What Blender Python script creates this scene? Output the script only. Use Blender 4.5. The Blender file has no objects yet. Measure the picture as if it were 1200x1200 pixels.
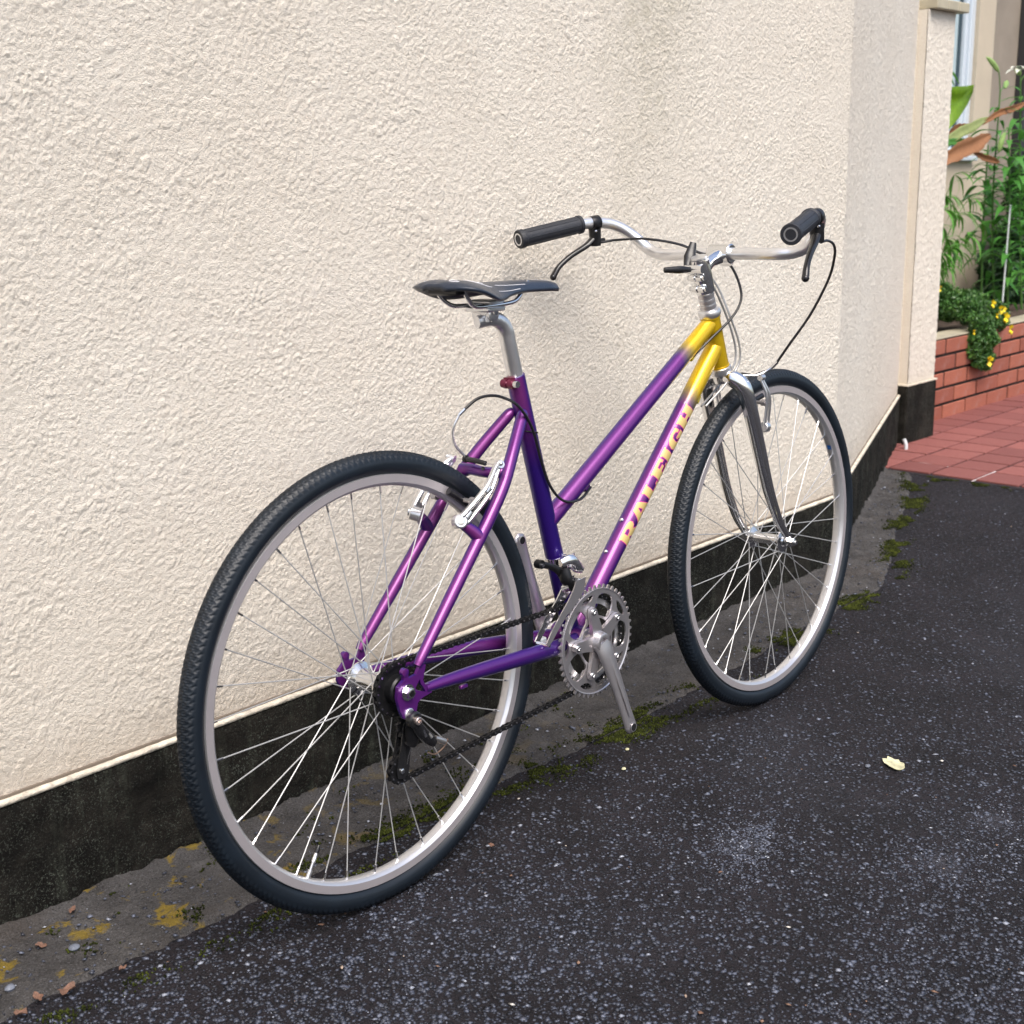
import bpy, bmesh, math, random
import numpy as np
from mathutils import Vector, Matrix
random.seed(7); rng = np.random.default_rng(7)
PI = math.pi
scene = bpy.context.scene
col = scene.collection

# ------------------------------------------------------------------ camera
cam_data = bpy.data.cameras.new('camera'); cam = bpy.data.objects.new('camera', cam_data); col.objects.link(cam)
CAM_LOC = Vector((-1.32696, -1.46759, 1.09318))
CAM_ROT = Matrix(((0.66824, 0.18317, -0.72105), (-0.74387, 0.15025, -0.65122), (-0.01094, 0.97153, 0.23666)))
FPX = 1633.77
cam.matrix_world = Matrix.Translation(CAM_LOC) @ CAM_ROT.to_4x4()
cam_data.sensor_width = 36; cam_data.lens = 36 * FPX / 1200
cam_data.clip_start = 0.05; cam_data.clip_end = 500
cam_data.dof.use_dof = True; cam_data.dof.focus_distance = 2.45; cam_data.dof.aperture_fstop = 9
scene.camera = cam
# ------------------------------------------------------------------ world, sun, exposure
SUN_EL, SUN_AZ = 57, 242     # azimuth of the sun measured from +X towards +Y
world = bpy.data.worlds.new('World'); scene.world = world; world.use_nodes = True
wn = world.node_tree; bg = wn.nodes['Background']
sky = wn.nodes.new('ShaderNodeTexSky'); sky.sky_type = 'NISHITA'; sky.sun_disc = False
sky.sun_elevation = math.radians(SUN_EL); sky.sun_rotation = math.radians(90 - SUN_AZ)
sky.air_density = 1.0; sky.dust_density = 4.0; sky.ozone_density = 1.0
wn.links.new(sky.outputs[0], bg.inputs[0]); bg.inputs[1].default_value = 0.15
sd = bpy.data.lights.new('sun', 'SUN'); sun = bpy.data.objects.new('sun', sd); col.objects.link(sun)
sd.energy = 2.1; sd.angle = math.radians(38); sd.color = (1.0, 0.955, 0.9)
a, e = math.radians(SUN_AZ), math.radians(SUN_EL)
sun.rotation_euler = Vector((math.cos(a)*math.cos(e), math.sin(a)*math.cos(e), math.sin(e))).to_track_quat('Z', 'Y').to_euler()
scene.view_settings.view_transform = 'Standard'; scene.view_settings.look = 'None'
scene.view_settings.exposure = 0.60; scene.view_settings.gamma = 1.0
scene.view_settings.use_curve_mapping = False

def ray(u, v):
    return CAM_ROT @ Vector(((u-600)/FPX, -(v-600)/FPX, -1))
def at(u, v, y):
    d = ray(u, v); return CAM_LOC + d*((y-CAM_LOC.y)/d.y)
def ground(u, v, z=0.0):
    d = ray(u, v); return CAM_LOC + d*((z-CAM_LOC.z)/d.z)

def bk(u, v, y):
    """point of the bicycle's own frame at lateral offset y seen at pixel u, v of the photograph"""
    Li = Matrix.Rotation(.0295, 3, 'X'); d = Li @ ray(u, v); c = Li @ CAM_LOC; return c+d*((y-c.y)/d.y)

# ------------------------------------------------------------------ materials
class M:
    def __init__(s, name):
        s.m = bpy.data.materials.new(name); s.m.use_nodes = True
        s.t = s.m.node_tree; s.b = s.t.nodes['Principled BSDF']
    def n(s, typ, **kw):
        x = s.t.nodes.new(typ)
        for k, v in kw.items():
            if hasattr(x, k): setattr(x, k, v)
            else: x.inputs[k.replace('_', ' ')].default_value = v
        return x
    def l(s, a, b): s.t.links.new(a, b); return s
    def coord(s, kind='Object', scale=None):
        c = s.n('ShaderNodeTexCoord').outputs[kind]
        if scale:
            mp = s.n('ShaderNodeMapping'); mp.inputs['Scale'].default_value = scale; s.l(c, mp.inputs[0]); c = mp.outputs[0]
        return c
    def noise(s, scale, detail=4, rough=.55, co=None, dist=0):
        x = s.n('ShaderNodeTexNoise'); x.inputs['Scale'].default_value = scale; x.inputs['Detail'].default_value = detail
        x.inputs['Roughness'].default_value = rough; x.inputs['Distortion'].default_value = dist
        s.l(co if co else s.coord(), x.inputs['Vector']); return x.outputs['Fac']
    def vor(s, scale, feature='F1', out='Distance', co=None):
        x = s.n('ShaderNodeTexVoronoi'); x.feature = feature; x.inputs['Scale'].default_value = scale
        s.l(co if co else s.coord(), x.inputs['Vector']); return x.outputs[out]
    def ramp(s, fac, stops, interp='LINEAR'):
        r = s.n('ShaderNodeValToRGB'); cr = r.color_ramp; cr.interpolation = interp
        while len(cr.elements) < len(stops): cr.elements.new(.5)
        for el, (p, c) in zip(cr.elements, stops):
            el.position = p; el.color = (c, c, c, 1) if isinstance(c, (int, float)) else (*c, 1)
        s.l(fac, r.inputs[0]); return r.outputs[0]
    def mix(s, fac, a, b, mode='MIX'):
        x = s.n('ShaderNodeMix'); x.data_type = 'RGBA'; x.blend_type = mode
        for k, v in ((0, fac), (6, a), (7, b)):
            if isinstance(v, bpy.types.NodeSocket): s.l(v, x.inputs[k])
            elif isinstance(v, (int, float)): x.inputs[k].default_value = v if k == 0 else (v, v, v, 1)
            else: x.inputs[k].default_value = (*v, 1)
        return x.outputs[2]
    def math(s, op, a, b=0.0):
        x = s.n('ShaderNodeMath'); x.operation = op
        for i, v in enumerate((a, b)):
            if isinstance(v, bpy.types.NodeSocket): s.l(v, x.inputs[i])
            else: x.inputs[i].default_value = v
        return x.outputs[0]
    def base(s, c):
        if isinstance(c, bpy.types.NodeSocket): s.l(c, s.b.inputs['Base Color'])
        else: s.b.inputs['Base Color'].default_value = (*c, 1)
        return s
    def set(s, **kw):
        for k, v in kw.items():
            sock = s.b.inputs[k.replace('_', ' ')]
            if isinstance(v, bpy.types.NodeSocket): s.l(v, sock)
            else: sock.default_value = v
        return s
    def bump(s, h, dist, strength=1.0, prev=None):
        x = s.n('ShaderNodeBump'); x.inputs['Distance'].default_value = dist; x.inputs['Strength'].default_value = strength
        s.l(h, x.inputs['Height'])
        if prev: s.l(prev, x.inputs['Normal'])
        s.l(x.outputs[0], s.b.inputs['Normal']); return x.outputs[0]

def simple(name, c, rough=.5, metal=0.0, var=0.0, scale=40, bump=0.0, bscale=200, **kw):
    m = M(name)
    if var:
        lo = tuple(x*(1-var) for x in c); hi = tuple(min(1, x*(1+var)) for x in c)
        m.base(m.ramp(m.noise(scale), [(.3, lo), (.7, hi)]))
    else: m.base(c)
    m.set(Roughness=rough, Metallic=metal, **kw)
    if bump: m.bump(m.noise(bscale, 5), bump)
    return m.m

def stucco_mat():
    m = M('cream_stucco')
    co = m.coord()
    big = m.noise(1.3, 3, .5, co); mid = m.noise(9, 4, .6, co); fine = m.noise(150, 3, .6, co)
    c = m.ramp(big, [(.3, (.745, .685, .590)), (.7, (.785, .735, .645))])
    c = m.mix(m.ramp(mid, [(.4, 0.0), (.75, .3)]), c, (.66, .60, .505))
    pz = m.n('ShaderNodeSeparateXYZ'); m.l(co, pz.inputs[0]); c = m.mix(m.ramp(m.math('ADD', pz.outputs[2], m.math('MULTIPLY', mid, .25)), [(.25, .55), (.75, 0.0)]), c, (.67, .60, .50))
    c = m.mix(m.ramp(fine, [(.35, .30), (.5, 0.0)]), c, (.60, .51, .42))
    # rain streaks: faint vertical grey-green stains
    st = m.noise(1.0, 4, .6, m.coord(scale=(6, 6, .7)))
    c = m.mix(m.ramp(st, [(.6, 0.0), (.78, .30)]), c, (.52, .49, .40))
    # grey-green weathering high on the wall, strongest in one vertical run, and a splash-back line of dirt low down
    px_ = pz.outputs[0]; band = m.ramp(m.math('ABSOLUTE', m.math('SUBTRACT', m.math('ADD', px_, m.math('MULTIPLY', mid, .25)), 1.32)), [(0, 1.0), (.22, 0.0)])
    up = m.math('MULTIPLY', m.math('SUBTRACT', pz.outputs[2], .95), 1.8); up = m.ramp(up, [(0, 0.0), (1, 1.0)])
    dirt = m.math('MULTIPLY', m.math('MULTIPLY', band, up), m.ramp(m.noise(30, 5, .7, co), [(.35, .15), (.65, .75)]))
    c = m.mix(dirt, c, (.40, .37, .27))
    low = m.ramp(m.math('ADD', pz.outputs[2], m.math('MULTIPLY', m.noise(22, 4, .7, co), -.12)), [(.14, .55), (.24, 0.0)])
    c = m.mix(low, c, (.50, .42, .33))
    c = m.mix(m.ramp(m.noise(55, 4, .75, co), [(.60, 0.0), (.72, .30)]), c, (.50, .43, .35))
    m.base(c).set(Roughness=.85)
    h = m.math('ADD', m.math('MULTIPLY', m.noise(460, 4, .75, co), 1.0), m.math('MULTIPLY', m.noise(230, 3, .65, co), .9))
    m.bump(h, .0020, 1.0)
    return m.m
def plinth_mat():
    m = M('blackened_concrete')
    co = m.coord(); c = m.ramp(m.noise(14, 6, .65, co), [(.3, (.004, .0035, .003)), (.55, (.010, .009, .0075)), (.8, (.03, .028, .023))])
    fl = m.math('MULTIPLY', m.ramp(m.noise(300, 4, .8, co), [(.55, 0.0), (.64, 1.0)]), m.ramp(m.noise(11, 5, .7, co), [(.38, .08), (.60, 1.0)]))
    c = m.mix(m.ramp(m.noise(3.5, 5, .7, co), [(.45, 0.0), (.7, .6)]), c, (.035, .030, .024))
    c = m.mix(fl, c, (.12, .135, .11))
    st = m.math('MULTIPLY', m.ramp(m.noise(1, 4, .6, m.coord(scale=(38, 38, 2.2))), [(.55, 0.0), (.8, .4)]), m.ramp(m.noise(60, 4, .7, co), [(.4, .2), (.6, 1.0)]))
    c = m.mix(st, c, (.14, .16, .12))
    m.base(c).set(Roughness=.92); m.b.inputs['Specular IOR Level'].default_value = .15
    m.bump(m.math('ADD', m.noise(220, 6, .75, co), m.noise(60, 4, .6, co)), .006, 1)
    return m.m
def asphalt_mat():
    m = M('asphalt')
    co = m.coord()
    v = m.n('ShaderNodeTexVoronoi'); v.inputs['Scale'].default_value = 125; m.l(co, v.inputs['Vector'])
    sep = m.n('ShaderNodeSeparateColor'); m.l(v.outputs['Color'], sep.inputs[0])
    stone = m.ramp(sep.outputs[0], [(0, (.009, .009, .011)), (.5, (.022, .022, .028)), (.78, (.042, .045, .058)), (.94, (.075, .083, .105)), (1, (.13, .14, .17))])
    stonem = m.ramp(m.math('ADD', v.outputs['Distance'], m.math('MULTIPLY', m.noise(400, 2, .5, co), .25)), [(.40, 1.0), (.56, 0.0)])
    tar = m.ramp(m.noise(6, 5, .6, co), [(.3, (.0085, .0070, .0085)), (.7, (.021, .0175, .0215))])
    c = m.mix(stonem, tar, stone)
    v2 = m.n('ShaderNodeTexVoronoi'); v2.inputs['Scale'].default_value = 430; m.l(co, v2.inputs['Vector'])
    sep2 = m.n('ShaderNodeSeparateColor'); m.l(v2.outputs['Color'], sep2.inputs[0])
    c = m.mix(m.math('MULTIPLY', m.ramp(sep2.outputs[1], [(.93, 0.0), (.97, .6)], 'LINEAR'), m.ramp(v2.outputs['Distance'], [(.3, 1.0), (.45, 0.0)])), c, (.15, .155, .18))
    pat = m.ramp(m.noise(1.7, 3, .5, co), [(.55, 0.0), (.72, .15)])
    c = m.mix(m.math('MULTIPLY', pat, m.noise(90, 4, .7, co)), c, (.12, .125, .15))
    for (cx_, cy_, rx) in ((.505, -.325, .085), (.66, -.60, .10), (.86, -.60, .09)):   # pale dusty scuffs
        vs = m.n('ShaderNodeVectorMath', operation='DISTANCE'); m.l(co, vs.inputs[0]); vs.inputs[1].default_value = (cx_, cy_, 0)
        sc = m.math('MULTIPLY', m.ramp(m.math('ADD', m.math('DIVIDE', vs.outputs['Value'], rx), m.math('MULTIPLY', m.noise(16, 5, .7, co), .9)), [(.35, .75), (1.15, 0.0)]), m.ramp(m.noise(190, 4, .85, co), [(.46, 0.1), (.56, .8)]))
        c = m.mix(sc, c, (.11, .115, .14))
    m.base(c).set(Roughness=m.ramp(m.noise(80, 3, .5, co), [(.3, .55), (.7, .85)]))
    h = m.math('ADD', m.math('MULTIPLY', stonem, .6), m.noise(160, 4, .7, co))
    m.bump(h, .0085, 1); m.b.inputs['Specular IOR Level'].default_value = .22
    return m.m
def strip_mat():
    m = M('weathered_concrete')
    co = m.coord()
    c = m.ramp(m.noise(12, 6, .65, co), [(.3, (.042, .039, .037)), (.6, (.088, .083, .080)), (.8, (.15, .143, .138))])
    c = m.mix(m.ramp(m.noise(330, 3, .75, co), [(.52, 0.0), (.66, .6)]), c, (.18, .175, .185))
    c = m.mix(m.ramp(m.noise(250, 3, .75, co), [(.34, .8), (.46, 0.0)]), c, (.012, .011, .010))
    c = m.mix(m.ramp(m.noise(5, 4, .6, co), [(.55, 0.0), (.75, .5)]), c, (.075, .058, .045))
    px = m.n('ShaderNodeSeparateXYZ'); m.l(co, px.inputs[0])
    msk = m.ramp(px.outputs[0], [(0.0, 1.0), (.02, .45), (.3, .25), (1, .0)])     # more lichen at the near end
    lich = m.math('MULTIPLY', m.ramp(m.noise(17, 5, .6, co, .4), [(.56, 0.0), (.62, 1.0)]), msk)
    c = m.mix(m.math('MULTIPLY', lich, .85), c, (.24, .165, .02))
    m.base(c).set(Roughness=.9)
    m.bump(m.math('ADD', m.noise(260, 5, .75, co), m.noise(90, 4, .6, co)), .0065, 1); m.b.inputs['Specular IOR Level'].default_value = .25
    return m.m
def tint_mat(name, stops, rough=.6, spec=.5):
    m = M(name); at_ = m.n('ShaderNodeAttribute'); at_.attribute_name = 'tint'
    m.base(m.ramp(at_.outputs['Fac'], stops)).set(Roughness=rough); m.b.inputs['Specular IOR Level'].default_value = spec
    return m.m
def brick_mat(name, c1, c2, c3, scale=60, dust=(.35, .22, .2)):
    m = M(name); co = m.coord('Object')
    oi = m.n('ShaderNodeObjectInfo')
    c = m.mix(oi.outputs['Random'], c1, c2)
    c = m.mix(m.ramp(m.noise(scale, 5, .65, co), [(.35, 0.0), (.75, .55)]), c, c3)
    c = m.mix(m.ramp(m.noise(14, 4, .6, co), [(.55, 0.0), (.8, .45)]), c, dust)
    m.base(c).set(Roughness=.72)
    m.bump(m.noise(300, 4, .7, co), .0012, .8)
    return m.m
def paint_mat(name, fade=False, indigo=False):
    m = M(name)
    lw = m.n('ShaderNodeLayerWeight'); lw.inputs['Blend'].default_value = .42
    geo = m.n('ShaderNodeNewGeometry'); sx = m.n('ShaderNodeSeparateXYZ'); m.l(geo.outputs['Normal'], sx.inputs[0])
    c = m.ramp(lw.outputs['Facing'], [(0.0, (.22, .034, .20)), (.20, (.145, .018, .185)), (.42, (.050, .007, .20)), (1, (.010, .004, .15))])
    if indigo:   # seat tube: the flip paint turns deep blue below the seat cluster
        pz = m.n('ShaderNodeSeparateXYZ'); m.l(m.coord(), pz.inputs[0]); c = m.mix(m.ramp(m.math('MULTIPLY', m.math('SUBTRACT', pz.outputs[2], .62), 8.0), [(0, 1.0), (1, 0.0)]), c, m.ramp(lw.outputs['Facing'], [(0, (.030, .006, .19)), (1, (.010, .004, .12))]))
    if fade:
        px = m.n('ShaderNodeSeparateXYZ'); m.l(m.coord(), px.inputs[0])
        # distance forward-up along the direction of the tubes, with a little overspray noise
        d = m.math('ADD', m.math('MULTIPLY', px.outputs[0], 1.0), m.math('MULTIPLY', px.outputs[2], .14))
        d = m.math('ADD', d, m.math('MULTIPLY', m.math('SUBTRACT', m.noise(60, 3, .6), .5), .012))
        f = m.math('MULTIPLY', m.math('SUBTRACT', d, .884), 1/.042)
        c = m.mix(m.ramp(f, [(0, 0.0), (1, 1.0)]), c, m.mix(m.ramp(f, [(.3, 0.0), (1, 1.0)]), (.22, .26, .012), (.72, .465, .006)))
    fl = m.ramp(m.vor(1500, 'F1', 'Color'), [(.2, .75), (.9, 1.15)])
    c = m.mix(.35, c, m.mix(1.0, c, fl, 'MULTIPLY'))
    dust = m.ramp(m.noise(240, 4, .8), [(.66, 0.0), (.78, .22)])
    c = m.mix(m.math('MULTIPLY', dust, m.ramp(m.noise(12, 3, .6), [(.4, 0.0), (.7, 1.0)])), c, (.30, .27, .26))
    m.base(c).set(Metallic=.5, Roughness=.36, Coat_Weight=.55, Coat_Roughness=.16)
    m.bump(m.noise(70, 3, .5), .0006, .25)
    return m.m
def leaf_mat(name, a, b, rough=.42, trans=.25):
    m = M(name); oi = m.n('ShaderNodeObjectInfo'); co = m.coord()
    c = m.mix(oi.outputs['Random'], a, b)
    c = m.mix(m.ramp(m.noise(45, 3, .6, co), [(.4, 0.0), (.8, .5)]), c, tuple(x*1.5 for x in b))
    m.base(c).set(Roughness=rough)
    tr = m.n('ShaderNodeBsdfTranslucent'); m.l(c, tr.inputs[0]); mx = m.n('ShaderNodeMixShader'); mx.inputs[0].default_value = trans
    out = m.t.nodes['Material Output']; m.l(m.b.outputs[0], mx.inputs[1]); m.l(tr.outputs[0], mx.inputs[2]); m.l(mx.outputs[0], out.inputs[0])
    return m.m
def brushed(name, c, rough, metal=1.0, bump=.0003, sc=90):
    m = M(name); n = m.noise(sc, 5, .6)
    m.base(m.mix(m.ramp(n, [(.35, 0.0), (.8, .25)]), c, tuple(x*.85 for x in c))).set(Metallic=metal)
    m.set(Roughness=m.ramp(m.noise(30, 3, .5), [(.3, rough*.92), (.75, min(1, rough*1.1))]))
    return m.m

MAT = dict(
    stucco=stucco_mat(), plinth=plinth_mat(), asphalt=asphalt_mat(), strip=strip_mat(),
    trim=simple('cream_trim', (.60, .54, .44), .8, var=.30, scale=60, bump=.003),
    shadow_gap2=simple('groove_shadow', (.16, .13, .10), .95),  # colour of the painted groove shadow above the plinth trim
    shadow_gap=simple('groove_shadow_deep', (.035, .03, .026), .95),  # deeper tone for the painted groove shadow, unused
    brick=brick_mat('red_brick', (.40, .13, .078), (.27, .078, .048), (.19, .058, .042)),
    tile=brick_mat('red_paving_tile', (.28, .095, .080), (.16, .050, .044), (.17, .050, .045), 40, (.30, .18, .18)),
    mortar=simple('dark_mortar', (.009, .008, .007), .95, var=.3, bump=.002),
    joint=simple('paving_joint', (.022, .018, .022), .95, var=.3, bump=.002),
    soil=simple('soil', (.06, .04, .028), .95, var=.4, scale=30, bump=.01, bscale=60),
    house=simple('house_render', (.50, .43, .33), .9, var=.1, scale=3, bump=.002, bscale=150),
    house_shaded=simple('house_render_shaded', (.27, .23, .185), .9, var=.12, scale=4, bump=.002, bscale=120),  # same house render with the shade of the recess put into its colour
    dark=simple('dark_panel', (.03, .03, .032), .6),
    alu=simple('white_aluminium', (.62, .68, .74), .35, .2),
    glass=simple('frosted_glass', (.45, .56, .60), .18, 0.0, var=.06, scale=6),
    seal=simple('window_seal', (.05, .08, .10), .5),
    cap=simple('beige_tile', (.42, .38, .28), .55, var=.12, scale=12),
    paint=paint_mat('purple_flip_paint'), paintf=paint_mat('purple_to_yellow_paint', True), painti=paint_mat('purple_to_indigo_paint', False, True),
    chrome=simple('chrome', (.88, .88, .88), .15, 1.0),
    steel=brushed('polished_steel', (.78, .78, .79), .17),
    alloy=brushed('silver_alloy', (.84, .835, .84), .30, .92),
    alloy_dull=brushed('dull_alloy', (.62, .59, .60), .34, .9),
    rim=brushed('rim_alloy', (.66, .66, .68), .33, .75), rimside=brushed('rim_brake_track', (.50, .46, .47), .45, .6),
    spoke=simple('spoke_steel', (.55, .55, .55), .48, .65),
    rubber=simple('tyre_rubber', (.0045, .0085, .014), .46, 0, var=.3, scale=18),
    rubber_side=simple('tyre_sidewall', (.010, .014, .020), .42, 0, var=.2, scale=18),
    grip=simple('grip_rubber', (.016, .018, .024), .55, 0, var=.2, scale=60, bump=.0008, bscale=400),
    black=simple('black_paint', (.012, .012, .013), .25), blackm=simple('black_oxide', (.02, .02, .022), .38, .6, var=.3, scale=120),
    cable=simple('black_cable', (.012, .012, .014), .35), cableg=simple('grey_cable', (.34, .34, .34), .35, .3),
    saddle=simple('saddle_cover', (.018, .026, .043), .30, 0, var=.1, scale=30, bump=.0004, bscale=600),
    white=simple('white_print', (.62, .62, .64), .5), gold=simple('gold_lettering', (.60, .45, .17), .42, .2), magenta=simple('magenta_outline', (.66, .04, .26), .4),
    hole=simple('dark_bore', (.006, .006, .006), .6),
    lily=leaf_mat('lily_leaf', (.05, .19, .03), (.08, .25, .04)), palm=leaf_mat('fine_leaf', (.08, .26, .03), (.13, .34, .05)),
    bud=leaf_mat('bud', (.22, .38, .10), (.33, .45, .16)), petal=simple('white_petal', (.7, .72, .62), .5),
    big=leaf_mat('broad_leaf', (.20, .36, .02), (.26, .42, .03), .35, .5), pale=leaf_mat('fading_leaf', (.22, .28, .09), (.3, .34, .13)),
    dead=leaf_mat('withered_leaf', (.21, .085, .025), (.30, .14, .06), .6), stem=simple('green_stem', (.07, .17, .03), .5), 
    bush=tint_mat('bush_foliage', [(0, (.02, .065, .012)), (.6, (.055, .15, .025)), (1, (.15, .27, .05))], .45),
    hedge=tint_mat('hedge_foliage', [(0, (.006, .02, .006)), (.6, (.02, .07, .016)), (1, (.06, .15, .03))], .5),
    yellow=simple('yellow_petal', (.80, .60, .01), .5),
    stake=simple('pale_plastic', (.62, .66, .66), .4),
    chip=tint_mat('stone_chips', [(0, (.010, .010, .013)), (.40, (.030, .033, .045)), (.75, (.070, .080, .112)), (.93, (.14, .155, .20)), (1, (.36, .38, .43))], .38),
    moss=tint_mat('moss', [(0, (.008, .010, .003)), (.5, (.024, .030, .006)), (1, (.060, .072, .012))], .95, .1),
    litter=tint_mat('litter', [(0, (.12, .06, .035)), (.5, (.26, .16, .11)), (.8, (.42, .33, .26)), (1, (.58, .56, .52))], .8),
    leaf_pale=simple('bleached_leaf', (.52, .50, .32), .7, var=.35, scale=60, bump=.002, bscale=200),
    leaf_brown=simple('dry_leaf', (.17, .09, .06), .75, var=.4, scale=60, bump=.002, bscale=200),
    pvc=simple('white_pvc', (.65, .68, .70), .35), sticker=simple('blue_sticker', (.02, .12, .4), .4),
)

# ------------------------------------------------------------------ mesh helpers
def link(name, me, parent=None, label=None, cat=None, group=None, kind=None):
    o = bpy.data.objects.new(name, me); col.objects.link(o)
    if parent: o.parent = parent
    if label: o['label'] = label
    if cat: o['category'] = cat
    if group: o['group'] = group
    if kind: o['kind'] = kind
    return o
def npmesh(name, V, F, mat, smooth=True, tint=None, uv=None):
    """V (n,3) array, F (m,k) array of equal-sized faces"""
    V = np.asarray(V, np.float32); F = np.asarray(F, np.int32); k = F.shape[1]
    me = bpy.data.meshes.new(name); me.vertices.add(len(V)); me.vertices.foreach_set('co', V.ravel())
    me.loops.add(F.size); me.loops.foreach_set('vertex_index', F.ravel())
    me.polygons.add(len(F)); me.polygons.foreach_set('loop_start', np.arange(0, F.size, k, dtype=np.int32))
    me.polygons.foreach_set('loop_total', np.full(len(F), k, np.int32))
    if smooth: me.polygons.foreach_set('use_smooth', np.ones(len(F), bool))
    if tint is not None:
        at_ = me.attributes.new('tint', 'FLOAT', 'FACE' if len(tint) == len(F) else 'POINT'); at_.data.foreach_set('value', np.asarray(tint, np.float32))
    me.update(calc_edges=True); me.validate(); me.materials.append(mat); return me
def grid(name, P, mat, smooth=True, wrap_u=False, wrap_v=False):
    nu, nv = P.shape[:2]; idx = np.arange(nu*nv).reshape(nu, nv)
    A = idx if not wrap_u else np.vstack([idx, idx[:1]])
    if wrap_v: A = np.hstack([A, A[:, :1]])
    F = np.stack([A[:-1, :-1], A[1:, :-1], A[1:, 1:], A[:-1, 1:]], -1).reshape(-1, 4)
    return npmesh(name, P.reshape(-1, 3), F, mat, smooth)

def catmull(pts, n=8):
    P = [Vector(p) for p in pts]
    if len(P) < 3: return P
    out = []
    for i in range(len(P)-1):
        p0 = P[i-1] if i else P[0]*2-P[1]; p1, p2 = P[i], P[i+1]; p3 = P[i+2] if i+2 < len(P) else P[-1]*2-P[-2]
        for k in range(n):
            t = k/n
            out.append(.5*((2*p1)+(p2-p0)*t+(2*p0-5*p1+4*p2-p3)*t*t+(3*p1-p0-3*p2+p3)*t**3))
    out.append(P[-1]); return out
def lerp_list(v, n):
    """values resampled to n entries"""
    if isinstance(v, (int, float)): return [v]*n
    return list(np.interp(np.linspace(0, len(v)-1, n), range(len(v)), v))

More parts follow.
